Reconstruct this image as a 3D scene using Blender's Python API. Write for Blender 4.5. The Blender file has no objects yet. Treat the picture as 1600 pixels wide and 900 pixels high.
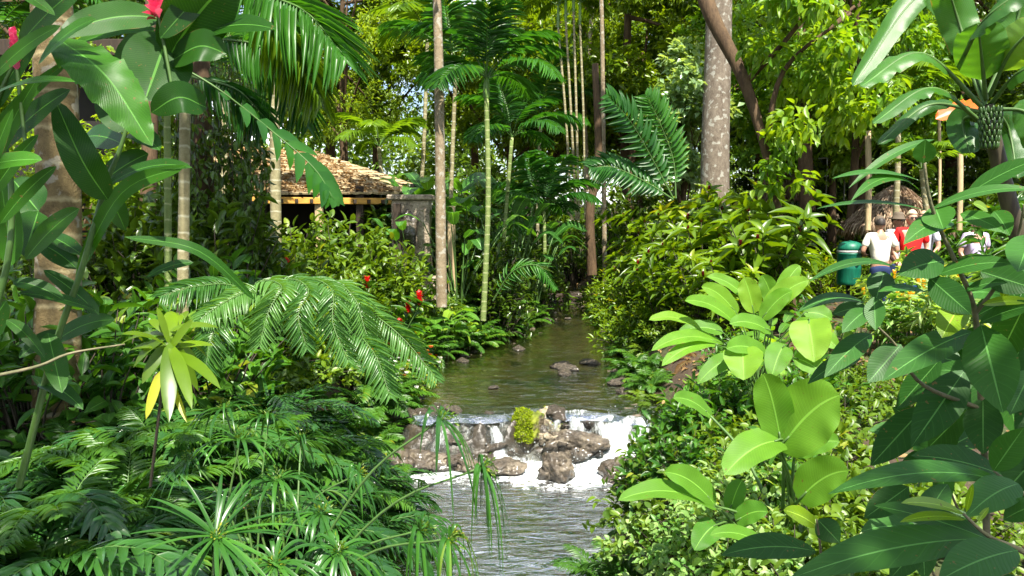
import bpy, math, random
import numpy as np
from mathutils import Vector, Matrix, noise as mnoise

R = math.radians
sc = bpy.context.scene
COL = sc.collection
rs0 = np.random.RandomState(7)

# ------------------------------------------------------------------ camera
CAM = np.array([0.0, 0.0, 2.5]); PITCH = R(5.4); F = 1165.0
cd = bpy.data.cameras.new('camera'); cam = bpy.data.objects.new('camera', cd); COL.objects.link(cam)
cam.location = CAM; cam.rotation_euler = (R(90) - PITCH, 0, 0)
cd.sensor_width = 36; cd.lens = 36 * F / 1600; cd.clip_end = 600; cd.clip_start = 0.05
sc.camera = cam
FW = np.array([0, math.cos(PITCH), -math.sin(PITCH)]); UPV = np.array([0, math.sin(PITCH), math.cos(PITCH)]); RT = np.array([1.0, 0, 0])

# ------------------------------------------------------------------ light
SUN_EL, SUN_AZ = 60.0, 163.0      # azimuth clockwise from +Y: behind the camera and a little to its right
sv = np.array([math.sin(R(SUN_AZ)) * math.cos(R(SUN_EL)), math.cos(R(SUN_AZ)) * math.cos(R(SUN_EL)), math.sin(R(SUN_EL))])
sl = bpy.data.lights.new('sun', 'SUN'); so = bpy.data.objects.new('sun', sl); COL.objects.link(so)
sl.energy = 5.0; sl.angle = R(0.53); sl.color = (1.0, 0.95, 0.84)
so.rotation_euler = Vector(-sv).to_track_quat('-Z', 'Y').to_euler(); so.location = (0, 0, 30)
w = bpy.data.worlds.new('World'); sc.world = w; w.use_nodes = True
nt = w.node_tree; nt.nodes.clear()
wo = nt.nodes.new('ShaderNodeOutputWorld'); bg = nt.nodes.new('ShaderNodeBackground'); sky = nt.nodes.new('ShaderNodeTexSky')
sky.sky_type = 'NISHITA'; sky.sun_disc = False; sky.sun_elevation = R(SUN_EL); sky.sun_rotation = R(SUN_AZ)
tc = nt.nodes.new('ShaderNodeTexCoord'); mp = nt.nodes.new('ShaderNodeMapping'); mp.inputs['Scale'].default_value = (1, 1, 2.2)
nz = nt.nodes.new('ShaderNodeTexNoise'); nz.inputs['Scale'].default_value = 2.6; nz.inputs['Detail'].default_value = 6; nz.inputs['Roughness'].default_value = .6
cr = nt.nodes.new('ShaderNodeValToRGB'); cr.color_ramp.elements[0].position = .50; cr.color_ramp.elements[1].position = .66
mx = nt.nodes.new('ShaderNodeMix'); mx.data_type = 'RGBA'; mx.inputs[7].default_value = (15, 15.4, 16, 1)
nt.links.new(tc.outputs['Generated'], mp.inputs[0]); nt.links.new(mp.outputs[0], nz.inputs['Vector']); nt.links.new(nz.outputs[0], cr.inputs[0])
nt.links.new(cr.outputs[0], mx.inputs[0]); nt.links.new(sky.outputs[0], mx.inputs[6]); nt.links.new(mx.outputs[2], bg.inputs[0])
bg.inputs[1].default_value = 0.085
nt.links.new(bg.outputs[0], wo.inputs[0])
sc.view_settings.view_transform = 'Standard'; sc.view_settings.look = 'None'; sc.view_settings.gamma = 1
sc.view_settings.use_curve_mapping = False; sc.view_settings.exposure = 1.5
cy = sc.cycles
cy.max_bounces = 6; cy.diffuse_bounces = 3; cy.glossy_bounces = 3; cy.transmission_bounces = 4; cy.transparent_max_bounces = 10
cy.caustics_reflective = False; cy.caustics_refractive = False; cy.use_denoising = True; cy.sample_clamp_indirect = 6
cy.use_adaptive_sampling = True; cy.adaptive_threshold = .02

# ------------------------------------------------------------------ helpers
def P(px, py, d):
    """world point seen at photo pixel (px, py), d metres deep"""
    return CAM + d * (FW + (px - 800) / F * RT - (py - 450) / F * UPV)
def nrm(v):
    v = np.asarray(v, float); return v / (np.linalg.norm(v, axis=-1, keepdims=True) + 1e-9)

def interp(x, xs, ys): return np.interp(x, xs, ys)
YS = [0, 2, 5.2, 7, 8, 9.9, 11.9, 14.9, 17.7, 20, 23, 26]
LE = [-1.3, -1.2, -1.05, -1.3, -1.28, -1.42, -.35, .60, .80, .75, 1.2, 2.0]
RE = [.3, .3, .52, 1.40, 1.42, 1.48, 1.75, 1.72, 1.78, 1.6, 1.9, 2.6]
def water_z(y): return np.where(y < 7.6, 0.0, np.where(y < 17.9, 0.45, 0.66))
def gz(x, y):
    """height of the ground"""
    x = np.asarray(x, float); y = np.asarray(y, float)
    L = interp(y, YS, LE); Rr = interp(y, YS, RE)
    wz = interp(y, [7.3, 7.95, 17.7, 18.1], [0, .45, .45, .66])
    s = np.where(x < L, L - x, np.where(x > Rr, x - Rr, 0.0)); left = x < L
    inside = np.minimum(x - L, Rr - x)
    bed = wz - .06 - .22 * np.clip(inside / .5, 0, 1)
    hl = interp(y, [0, 4, 9, 16, 30, 60], [.85, .85, .95, 1.05, 1.5, 3.5]); hr = interp(y, [0, 6, 11, 18, 30, 60], [.8, .75, .88, .95, 1.3, 3.5])
    h = np.where(left, hl, hr)
    t = np.clip(s / .75, 0, 1); t = t * t * (3 - 2 * t)
    bank = (wz - .06) + (h - (wz - .06)) * t
    far = np.clip((np.abs(x) - 14) / 25, 0, 1) * 2.5
    bump = .05 * np.sin(x * 2.1 + 1.3 * np.sin(y * 1.3)) * np.sin(y * 1.7 + .5) * np.clip(s, 0, 1)
    bump = bump + .015 * np.sin(x * 9 + 2 * np.sin(y * 7)) * np.sin(y * 8.3)
    return np.where(s > 0, bank + far, bed) + bump
def gzf(x, y): return float(gz(x, y))

class MB:
    def __init__(s): s.v = []; s.q = []; s.uv = []; s.a = []; s.n = 0
    def grid(s, pts, uv=None, var=.5, closed=False):
        """pts (n,m,3) as a quad sheet"""
        n, m = pts.shape[:2]
        idx = np.arange(n * m).reshape(n, m) + s.n
        if closed:
            j = np.arange(m); k = (j + 1) % m
            q = np.stack([idx[:-1][:, j], idx[:-1][:, k], idx[1:][:, k], idx[1:][:, j]], -1).reshape(-1, 4)
        else:
            q = np.stack([idx[:-1, :-1], idx[:-1, 1:], idx[1:, 1:], idx[1:, :-1]], -1).reshape(-1, 4)
        s.v.append(pts.reshape(-1, 3)); s.q.append(q); s.n += n * m
        if uv is None:
            u, v = np.meshgrid(np.linspace(0, 1, n), np.linspace(0, 1, m), indexing='ij'); uv = np.stack([u, v], -1)
        s.uv.append(uv.reshape(-1, 2))
        s.a.append(np.broadcast_to(np.asarray(var, float), (n * m,)).copy())
    def inst(s, T, M, pos, var):
        """template T=(verts, quads, uv) copied with matrices M (N,3,3) at pos (N,3)"""
        tv, tq, tuv = T; N = len(pos)
        if N == 0: return
        v = np.einsum('nij,kj->nki', M, tv) + pos[:, None]
        s.v.append(v.reshape(-1, 3))
        s.q.append((tq[None] + (np.arange(N) * len(tv))[:, None, None] + s.n).reshape(-1, 4)); s.n += N * len(tv)
        s.uv.append(np.tile(tuv, (N, 1))); s.a.append(np.repeat(np.broadcast_to(var, (N,)), len(tv)))
    def mesh(s, name, mat, origin=None, smooth=True):
        me = bpy.data.meshes.new(name)
        if not s.v: return me
        v = np.concatenate(s.v); q = np.concatenate(s.q); uv = np.concatenate(s.uv); a = np.concatenate(s.a)
        if origin is not None: v = v - np.asarray(origin)
        me.vertices.add(len(v)); me.vertices.foreach_set('co', v.astype(np.float32).ravel())
        me.loops.add(q.size); me.loops.foreach_set('vertex_index', q.astype(np.int32).ravel())
        me.polygons.add(len(q)); me.polygons.foreach_set('loop_start', np.arange(0, q.size, 4, dtype=np.int32))
        me.polygons.foreach_set('use_smooth', np.full(len(q), smooth))
        me.update(calc_edges=True)
        ul = me.uv_layers.new(name='UVMap'); ul.data.foreach_set('uv', uv[q.ravel()].astype(np.float32).ravel())
        at = me.attributes.new('var', 'FLOAT', 'POINT'); at.data.foreach_set('value', a.astype(np.float32))
        me.materials.append(mat)
        return me

def emit(mb, name, mat, parent=None, origin=None, smooth=True):
    me = mb if isinstance(mb, bpy.types.Mesh) else mb.mesh(name, mat, origin, smooth)
    o = bpy.data.objects.new(name, me); COL.objects.link(o)
    if parent is not None: o.parent = parent
    elif origin is not None: o.location = origin
    return o
def tag(o, label, cat, group=None, kind=None):
    o['label'] = label; o['category'] = cat
    if group: o['group'] = group
    if kind: o['kind'] = kind
    return o
def thing(name, label, cat, loc=(0, 0, 0), rz=0, group=None, scale=1):
    o = bpy.data.objects.new(name, None); COL.objects.link(o); o.empty_display_size = .1
    o.location = tuple(loc); o.rotation_euler = (0, 0, rz); o.scale = (scale,) * 3
    return tag(o, label, cat, group)
def kind(o, k, label=None):
    o['kind'] = k
    if label: o['label'] = label
    return o
def copy_thing(o, loc, rz, label, scale=1.0, group=None, mats=None):
    r = o.copy(); COL.objects.link(r); r.location = tuple(loc); r.rotation_euler = (0, 0, rz); r.scale = (scale,) * 3
    r['label'] = label
    if group: r['group'] = group
    for ch in o.children:
        c = ch.copy(); COL.objects.link(c); c.parent = r
        for g in ch.children:
            d = g.copy(); COL.objects.link(d); d.parent = c
    return r

# ---- curves
def curve(pts, n):
    """smooth polyline through pts, n+1 samples (Catmull-Rom)"""
    p = np.asarray(pts, float)
    if len(p) == 2: return p[0] + (p[1] - p[0]) * np.linspace(0, 1, n + 1)[:, None]
    p = np.vstack([2 * p[0] - p[1], p, 2 * p[-1] - p[-2]]); k = len(p) - 3
    out = []
    for t in np.linspace(0, k, n + 1):
        i = min(int(t), k - 1); u = t - i; a, b, c, d = p[i:i + 4]
        out.append(.5 * (2 * b + (c - a) * u + (2 * a - 5 * b + 4 * c - d) * u * u + (3 * b - a - 3 * c + d) * u ** 3))
    return np.array(out)
def bowc(a, b, sag, n=10, up=(0, 0, 1)):
    t = np.linspace(0, 1, n + 1)[:, None]; a = np.asarray(a, float); b = np.asarray(b, float)
    return a + (b - a) * t + np.asarray(up, float) * (sag * np.linalg.norm(b - a)) * (4 * t * (1 - t))
def tang(C):
    return nrm(np.gradient(C, axis=0))
def tube(mb, C, r, k=6, var=.5, cap=True):
    C = np.asarray(C, float); n = len(C); r = np.broadcast_to(np.asarray(r, float), (n,)).copy()
    T = tang(C); h = np.array([0, 0, 1.0]) if abs(T[0][2]) < .9 else np.array([1.0, 0, 0])
    A = nrm(np.cross(T, h)); B = np.cross(T, A)
    if cap: C = np.vstack([C, C[-1:]]); r = np.append(r, 1e-4); A = np.vstack([A, A[-1:]]); B = np.vstack([B, B[-1:]]); n += 1
    th = np.linspace(0, 2 * math.pi, k, endpoint=False)
    pts = C[:, None] + r[:, None, None] * (A[:, None] * np.cos(th)[None, :, None] + B[:, None] * np.sin(th)[None, :, None])
    ln = np.concatenate([[0], np.cumsum(np.linalg.norm(np.diff(C, axis=0), axis=1))])
    uv = np.stack([np.broadcast_to(ln[:, None], (n, k)), np.broadcast_to(th[None] / 6.283, (n, k))], -1)
    mb.grid(pts, uv, var, closed=True)
def prof(t, p=.6, q=.9):
    t = np.clip(t, 1e-4, 1 - 1e-4); m = p / (p + q)
    return np.maximum(t ** p * (1 - t) ** q / (m ** p * (1 - m) ** q), .012)
def blade(mb, C, hw, N, fold=.15, m=4, wave=0., wf=9., ph=0., var=.5, p=.6, q=.9, tear=None):
    """one leaf: centre line C, half width hw, facing N"""
    C = np.asarray(C, float); n = len(C) - 1; t = np.linspace(0, 1, n + 1); T = tang(C)
    N = np.asarray(N, float); N = np.broadcast_to(N, C.shape)
    S = nrm(np.cross(T, N)); N2 = np.cross(S, T)
    V = np.linspace(-1, 1, m + 1); W = hw * prof(t, p, q)
    wv = 1 + (0 if tear is None else 0)
    if tear is not None:
        W = W * wv
    lift = fold * np.abs(V)[None] * W[:, None] + wave * hw * np.sin(wf * t[:, None] * 6.28 + ph + 1.7 * (V[None] > 0)) * (V[None] ** 2) * np.minimum(1, prof(t, p, q)[:, None] * 2)
    pts = C[:, None] + S[:, None] * (W[:, None] * V[None])[..., None] + N2[:, None] * lift[..., None]
    if tear is not None:     # split blade: droop each half in ragged strips
        r = tear.rand(n + 1, 2); dz = np.where(V[None] > 0, r[:, :1], r[:, 1:]) * (V[None] ** 2) * W[:, None] * .35
        pts = pts - N2[:, None] * dz[..., None]
    mb.grid(pts, None, var)
def template(n=3, m=2, fold=.2, bend=.15, p=.6, q=.9, twist=0):
    """unit leaf along +y, width 1 (x), normal +z"""
    t = np.linspace(0, 1, n + 1); V = np.linspace(-1, 1, m + 1); W = .5 * prof(t, p, q)
    x = W[:, None] * V[None]; y = np.broadcast_to(t[:, None], x.shape); z = fold * np.abs(x) - bend * y ** 2
    tv = np.stack([x, y, z], -1).reshape(-1, 3); idx = np.arange(len(tv)).reshape(n + 1, m + 1)
    q_ = np.stack([idx[:-1, :-1], idx[:-1, 1:], idx[1:, 1:], idx[1:, :-1]], -1).reshape(-1, 4)
    uv = np.stack([y, (np.broadcast_to(V, x.shape) + 1) / 2], -1).reshape(-1, 2)
    return tv, q_, uv
def frames(D, N, L, Wd):
    """matrices whose columns are side*width, dir*length, normal*length"""
    D = nrm(D); X = nrm(np.cross(D, N)); Z = np.cross(X, D)
    L = np.broadcast_to(L, (len(D),)); Wd = np.broadcast_to(Wd, (len(D),))
    return np.stack([X * Wd[:, None], D * L[:, None], Z * L[:, None]], -1)
T_NARROW = template(4, 2, .25, .25, .5, 1.0)
T_NARROW3 = template(3, 2, .25, .2, .5, 1.0)
T_OVAL = template(4, 2, .25, .22, .55, .75)
T_OVAL_B = template(6, 4, .25, .25, .55, .8)
T_LANCE = template(5, 2, .3, .35, .6, 1.0)
T_FAR = template(2, 2, .3, .15, .5, .6)
T_LOBE = template(4, 2, .1, .25, .35, .75)

def frond(mr, ml, C, LL, npair, ang=55, droop=.3, width=.03, rr=.012, N=(0, 0, 1), T=T_NARROW, rs=rs0, start=.12, p=.35, q=.45, var=.5, jit=.08, vee=.25, k=4):
    """pinnate frond along the rachis curve C"""
    C = np.asarray(C, float); n = len(C) - 1
    tube(mr, C, np.linspace(rr, rr * .25, n + 1), k, var)
    t = np.linspace(start, .985, npair); TT = tang(C)
    ci = t * n; i = np.minimum(ci.astype(int), n - 1); u = (ci - i)[:, None]
    pos = C[i] * (1 - u) + C[i + 1] * u; tg = nrm(TT[i] * (1 - u) + TT[i + 1] * u)
    N = np.broadcast_to(np.asarray(N, float), tg.shape); S = nrm(np.cross(tg, N)); N2 = np.cross(S, tg)
    L = LL * np.maximum(prof((t - start) / (1 - start), p, q), .25)
    for sd in (-1, 1):
        a = np.radians(ang - 25 * ((t - start)) + rs.randn(npair) * jit * 57 * .6)[:, None]
        D = np.cos(a) * tg + sd * np.sin(a) * S + vee * N2 + rs.randn(npair, 3) * jit * .5
        D = nrm(D); D[:, 2] -= droop * (.6 + .8 * rs.rand(npair)); D = nrm(D)
        Nn = N2 + sd * -.25 * S + rs.randn(npair, 3) * jit
        ml.inst(T, frames(D, Nn, L * (.9 + .2 * rs.rand(npair)), width * (.85 + .3 * rs.rand(npair))), pos, np.clip(var + rs.randn(npair) * .12, 0, 1))
def arc(e0, k, L, n=12, az=0):
    """curve leaving the origin at elevation e0 and bending down by k radians in all"""
    t = np.linspace(0, 1, n + 1); e = e0 - k * t ** 1.2; ds = L / n
    h = np.concatenate([[0], np.cumsum(np.cos(e[:-1]) * ds)]); z = np.concatenate([[0], np.cumsum(np.sin(e[:-1]) * ds)])
    return np.stack([h * math.cos(az), h * math.sin(az), z], -1)

# ------------------------------------------------------------------ materials
def newmat(name):
    m = bpy.data.materials.new(name); m.use_nodes = True; t = m.node_tree; t.nodes.clear()
    o = t.nodes.new('ShaderNodeOutputMaterial'); return m, t, o
def N_(t, kind, **kw):
    n = t.nodes.new(kind)
    for k, v in kw.items():
        if k.startswith('_'): setattr(n, k[1:], v)
        else: n.inputs[k.replace('__', ' ')].default_value = v
    return n
def math_(t, op, a, b=None):
    n = t.nodes.new('ShaderNodeMath'); n.operation = op
    for i, x in enumerate((a, b)):
        if x is None: continue
        if isinstance(x, (int, float)): n.inputs[i].default_value = x
        else: t.links.new(x, n.inputs[i])
    return n.outputs[0]
def mixc(t, f, a, b, mode='MIX'):
    n = t.nodes.new('ShaderNodeMix'); n.data_type = 'RGBA'; n.blend_type = mode
    for i, x in ((0, f), (6, a), (7, b)):
        if isinstance(x, (int, float)): n.inputs[i].default_value = x
        elif isinstance(x, tuple): n.inputs[i].default_value = (*x, 1)
        else: t.links.new(x, n.inputs[i])
    return n.outputs[2]
def ramp(t, f, stops):
    n = t.nodes.new('ShaderNodeValToRGB'); e = n.color_ramp.elements
    while len(e) < len(stops): e.new(.5)
    for x, (p, c) in zip(e, stops): x.position = p; x.color = (*c, 1) if len(c) == 3 else c
    t.links.new(f, n.inputs[0]); return n.outputs[0]
def leafmat(name, c1, c2, yellow=None, trans=.38, rough=.38, spec=.5, rib=.0, veins=0, tcol=None, blotch=.25):
    if '_petal' not in name and name[:3] not in ('dry', 'tha', 'mar', 'var', 'lim', 'yel', 'mos', 'pal'):
        wm = (lambda c: (c[0] * 1.1 + .006, c[1] * 1.04, c[2] * .75)) if name[:3] in ('lea', 'gin', 'glo', 'blu', 'pap', 'ban', 'fer', 'bro') else (lambda c: (min(1, c[0] * 1.4 + .014), c[1] * 1.0, c[2] * .6))
        c1, c2 = wm(c1), wm(c2)
    m, t, o = newmat(name); L = t.links.new
    at = N_(t, 'ShaderNodeAttribute', _attribute_name='var'); oi = t.nodes.new('ShaderNodeObjectInfo')
    v = math_(t, 'ADD', at.outputs['Fac'], math_(t, 'MULTIPLY', math_(t, 'SUBTRACT', oi.outputs['Random'], .5), .42))
    st = [(.15, c1), (.8, c2)]
    if yellow: st.append((.985, yellow))
    v = math_(t, 'MULTIPLY', v, .86)
    col = ramp(t, v, st)
    uv = t.nodes.new('ShaderNodeUVMap'); sp = t.nodes.new('ShaderNodeSeparateXYZ'); L(uv.outputs[0], sp.inputs[0])
    ge = t.nodes.new('ShaderNodeNewGeometry')
    nz = N_(t, 'ShaderNodeTexNoise', Scale=9., Detail=3.); L(ge.outputs['Position'], nz.inputs['Vector'])
    k = math_(t, 'MULTIPLY', math_(t, 'SUBTRACT', nz.outputs[0], .5), blotch * 2)
    col = mixc(t, 1.0, col, ramp(t, math_(t, 'ADD', k, .5), [(.0, (.45, .5, .4)), (1, (1.5, 1.45, 1.5))]), 'MULTIPLY')
    av = math_(t, 'ABSOLUTE', math_(t, 'SUBTRACT', sp.outputs[1], .5))
    height = None
    if rib:
        mk = math_(t, 'LESS_THAN', av, .018)
        col = mixc(t, math_(t, 'MULTIPLY', mk, rib), col, tuple(min(1, x * 2.2 + .07) for x in c2))
    if veins:
        ph = math_(t, 'MULTIPLY', math_(t, 'SUBTRACT', sp.outputs[0], math_(t, 'MULTIPLY', av, .35)), veins * 6.283)
        ph = math_(t, 'ADD', ph, math_(t, 'MULTIPLY', nz.outputs[0], 5.0))
        sn = math_(t, 'SINE', ph)
        height = math_(t, 'POWER', math_(t, 'ABSOLUTE', sn), .6)
        vm = math_(t, 'GREATER_THAN', sn, .97)
        col = mixc(t, math_(t, 'MULTIPLY', vm, .12 if veins < 12 else .3), col, tuple(min(1, x * 1.7 + .02) for x in c2))
    if veins:      # insect spots and a browned, uneven margin
        ns = N_(t, 'ShaderNodeTexNoise', Scale=75., Detail=2.); L(ge.outputs['Position'], ns.inputs['Vector'])
        k2 = math_(t, 'ADD', ns.outputs[0], math_(t, 'MULTIPLY', nz.outputs[0], .35))
        col = mixc(t, ramp(t, k2, [(.885, (0,) * 3), (.92, (.8,) * 3)]), col, (.16, .10, .03))
        ed = math_(t, 'ADD', math_(t, 'MULTIPLY', av, 2.0), math_(t, 'MULTIPLY', math_(t, 'SUBTRACT', nz.outputs[0], .5), .5))
        col = mixc(t, ramp(t, ed, [(1.02, (0,) * 3), (1.10, (.7,) * 3)]) if False else math_(t, 'MULTIPLY', math_(t, 'GREATER_THAN', ed, 1.05), .7), col, (.20, .13, .04))
    pb = N_(t, 'ShaderNodeBsdfPrincipled', Roughness=rough, IOR=1.45); pb.inputs['Specular IOR Level'].default_value = spec
    L(col, pb.inputs['Base Color'])
    if height is not None:
        bp = N_(t, 'ShaderNodeBump', Strength=.12 if veins < 12 else .26, Distance=.005); L(height, bp.inputs['Height']); L(bp.outputs[0], pb.inputs['Normal'])
    tr = t.nodes.new('ShaderNodeBsdfTranslucent')
    L(mixc(t, 1.0, col, tcol or (2.2, 1.9, .55), 'MULTIPLY'), tr.inputs[0])
    ms = t.nodes.new('ShaderNodeMixShader'); ms.inputs[0].default_value = trans
    L(pb.outputs[0], ms.inputs[1]); L(tr.outputs[0], ms.inputs[2]); L(ms.outputs[0], o.inputs[0])
    return m
def plain(name, c, rough=.7, noise=.3, scale=8., c2=None, bump=.0, spec=.4, coords='Object', metal=0., stretch=(1, 1, 1), detail=6):
    m, t, o = newmat(name); L = t.links.new
    tc = t.nodes.new('ShaderNodeTexCoord'); mp = t.nodes.new('ShaderNodeMapping'); mp.inputs['Scale'].default_value = stretch
    L(tc.outputs[coords], mp.inputs[0]); nz = N_(t, 'ShaderNodeTexNoise', Scale=scale, Detail=detail, Roughness=.62); L(mp.outputs[0], nz.inputs['Vector'])
    c2 = c2 or tuple(x * (1 - noise) for x in c)
    col = ramp(t, nz.outputs[0], [(.33, c2), (.66, c)])
    pb = N_(t, 'ShaderNodeBsdfPrincipled', Roughness=rough, Metallic=metal); pb.inputs['Specular IOR Level'].default_value = spec
    L(col, pb.inputs['Base Color'])
    if bump:
        bp = N_(t, 'ShaderNodeBump', Strength=bump, Distance=.03); L(nz.outputs[0], bp.inputs['Height']); L(bp.outputs[0], pb.inputs['Normal'])
    L(pb.outputs[0], o.inputs[0]); return m
def barkmat(name, c, c2, rings=0., ringc=(.1, .08, .05), lichen=0., vert=1.0, scale=6):
    """bark; the tube's uv runs in metres along the trunk"""
    m, t, o = newmat(name); L = t.links.new
    uv = t.nodes.new('ShaderNodeUVMap'); sp = t.nodes.new('ShaderNodeSeparateXYZ'); L(uv.outputs[0], sp.inputs[0])
    tc = t.nodes.new('ShaderNodeTexCoord'); mp = t.nodes.new('ShaderNodeMapping'); mp.inputs['Scale'].default_value = (1, 1, vert); L(tc.outputs['Object'], mp.inputs[0])
    nz = N_(t, 'ShaderNodeTexNoise', Scale=float(scale), Detail=8., Roughness=.7); L(mp.outputs[0], nz.inputs['Vector'])
    nf = N_(t, 'ShaderNodeTexNoise', Scale=scale * 5., Detail=4., Roughness=.7); L(mp.outputs[0], nf.inputs['Vector'])
    h = math_(t, 'ADD', nz.outputs[0], math_(t, 'MULTIPLY', nf.outputs[0], .5))
    col = ramp(t, math_(t, 'MULTIPLY', h, .67), [(.33, c2), (.62, c)])
    if rings:
        wob = math_(t, 'MULTIPLY', math_(t, 'SUBTRACT', nz.outputs[0], .5), .08)
        fr = math_(t, 'FRACT', math_(t, 'MULTIPLY', math_(t, 'ADD', sp.outputs[0], wob), rings))
        mk = ramp(t, fr, [(.0, (1, 1, 1)), (.10, (.0, .0, .0)), (.9, (0, 0, 0)), (1, (1, 1, 1))])
        col = mixc(t, mk, col, ringc); h = math_(t, 'ADD', h, math_(t, 'MULTIPLY', fr, .6))
    if lichen:
        nl = N_(t, 'ShaderNodeTexNoise', Scale=11., Detail=4.); L(tc.outputs['Object'], nl.inputs['Vector'])
        col = mixc(t, ramp(t, nl.outputs[0], [(.56, (0, 0, 0)), (.62, (lichen,) * 3)]), col, (.42, .42, .36))
    pb = N_(t, 'ShaderNodeBsdfPrincipled', Roughness=.85); pb.inputs['Specular IOR Level'].default_value = .25
    L(col, pb.inputs['Base Color']); bp = N_(t, 'ShaderNodeBump', Strength=.7, Distance=.02); L(h, bp.inputs['Height']); L(bp.outputs[0], pb.inputs['Normal'])
    L(pb.outputs[0], o.inputs[0]); return m

G = {}
G['fern'] = leafmat('fern_leaf', (.025, .10, .018), (.07, .20, .03), (.25, .28, .03), rough=.35)
G['gloss'] = leafmat('glossy_fern_leaf', (.010, .062, .018), (.034, .135, .034), (.12, .2, .04), trans=.28, rough=.22, spec=.75)
G['cycad'] = leafmat('blue_green_frond', (.03, .12, .03), (.085, .22, .065), trans=.3, rough=.3)
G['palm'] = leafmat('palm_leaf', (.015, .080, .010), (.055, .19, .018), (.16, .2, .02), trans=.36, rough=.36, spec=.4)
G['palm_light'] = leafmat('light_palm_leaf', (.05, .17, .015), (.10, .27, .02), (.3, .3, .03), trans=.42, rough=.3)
G['broad'] = leafmat('broad_leaf', (.02, .095, .015), (.06, .19, .02), (.25, .27, .02), trans=.36, rough=.33, rib=.6, veins=11)
G['paddle'] = leafmat('broad_paddle_leaf', (.045, .165, .02), (.115, .28, .03), (.22, .36, .03), trans=.42, rough=.45, spec=.35, rib=.45, veins=26)
G['ginger'] = leafmat('ginger_leaf', (.010, .070, .008), (.045, .19, .012), (.2, .28, .02), trans=.38, rough=.36, spec=.4, rib=.5, veins=34)
G['leather'] = leafmat('leathery_leaf', (.012, .080, .012), (.038, .160, .022), (.15, .3, .03), trans=.28, rough=.46, spec=.3, rib=.5, veins=9, blotch=.15)
G['young'] = leafmat('young_leaf', (.09, .27, .02), (.16, .36, .02), trans=.4, rough=.3, rib=.7, veins=9)
G['banana'] = leafmat('banana_leaf', (.02, .10, .02), (.06, .20, .03), (.3, .3, .04), trans=.38, rough=.33, spec=.6, rib=.9, veins=40)
G['shrub'] = leafmat('shrub_leaf', (.035, .13, .008), (.10, .26, .014), (.35, .33, .03), trans=.38, rough=.33)
G['cover'] = leafmat('ground_cover_leaf', (.03, .12, .015), (.09, .23, .025), (.4, .38, .05), trans=.36, rough=.4)
G['papyrus'] = leafmat('papyrus_blade', (.015, .085, .018), (.045, .17, .025), (.2, .26, .05), trans=.3, rough=.3)
G['lime'] = leafmat('lime_tree_leaf', (.09, .21, .012), (.22, .33, .012), (.55, .45, .02), trans=.45, rough=.4)
G['olive'] = leafmat('yellow_green_tree_leaf', (.09, .19, .014), (.24, .33, .02), (.42, .42, .03), trans=.45, rough=.45)
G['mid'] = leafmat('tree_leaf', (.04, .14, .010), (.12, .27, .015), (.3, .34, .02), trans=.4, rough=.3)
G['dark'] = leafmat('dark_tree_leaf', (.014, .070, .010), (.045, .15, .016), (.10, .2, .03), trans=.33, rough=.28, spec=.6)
G['pale'] = leafmat('pale_glossy_leaf', (.10, .20, .07), (.30, .42, .20), (.5, .55, .2), trans=.35, rough=.22, spec=.8)
G['moss'] = leafmat('moss_tuft', (.14, .22, .01), (.34, .42, .02), trans=.3, rough=.8, spec=.1)
G['varieg'] = leafmat('variegated_leaf', (.10, .24, .04), (.34, .46, .17), (.55, .6, .35), trans=.4, rough=.4)
G['maroon'] = leafmat('maroon_leaf', (.05, .012, .018), (.16, .02, .03), (.35, .04, .05), trans=.3, tcol=(2, .8, .8))
G['petal_red'] = leafmat('red_petal', (.5, .012, .012), (.8, .04, .03), trans=.3, tcol=(1.2, .6, .6))
G['petal_pink'] = leafmat('pink_petal', (.7, .05, .16), (.9, .2, .35), trans=.3, tcol=(1.2, .8, .8))
G['petal_orange'] = leafmat('orange_petal', (.5, .08, .008), (.6, .17, .015), trans=.3, tcol=(1.2, .8, .8))
G['petal_white'] = leafmat('white_petal', (.7, .7, .62), (.85, .85, .8), trans=.3, tcol=(1.1, 1.1, 1))
G['petal_yellow'] = leafmat('yellow_petal', (.75, .45, .03), (.85, .6, .06), trans=.3, tcol=(1.1, 1, .6))
G['dry'] = leafmat('dry_leaf', (.16, .09, .03), (.34, .22, .09), (.5, .36, .14), trans=.25, rough=.7, tcol=(1.5, 1.2, .8))
M = {}
M['stem'] = plain('green_stem', (.07, .15, .03), .5, c2=(.05, .10, .02), scale=14)
M['brownstem'] = plain('brown_twig', (.20, .17, .10), .8, .4, 20, bump=.3, c2=(.07, .08, .03))
M['darkstem'] = plain('dark_twig', (.05, .04, .025), .8, .4, 20)
M['royal'] = barkmat('royal_palm_bark', (.19, .14, .06), (.085, .058, .026), rings=4.2, ringc=(.33, .27, .14), lichen=.35, vert=.9, scale=11)
M['areca'] = barkmat('ringed_cane_bark', (.30, .27, .15), (.16, .13, .06), rings=6.5, ringc=(.42, .40, .28))
M['arecagreen'] = barkmat('green_cane_bark', (.20, .25, .08), (.10, .15, .04), rings=7, ringc=(.34, .36, .18))
M['greybark'] = barkmat('grey_bark', (.20, .165, .125), (.07, .05, .035), lichen=.5, vert=.6, scale=7)
M['brownbark'] = barkmat('rough_brown_bark', (.12, .075, .04), (.03, .018, .010), vert=.25, scale=9)
M['slimbark'] = barkmat('slim_trunk_bark', (.28, .22, .14), (.12, .09, .05), rings=4.5, ringc=(.20, .16, .10), lichen=.5)
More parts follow.
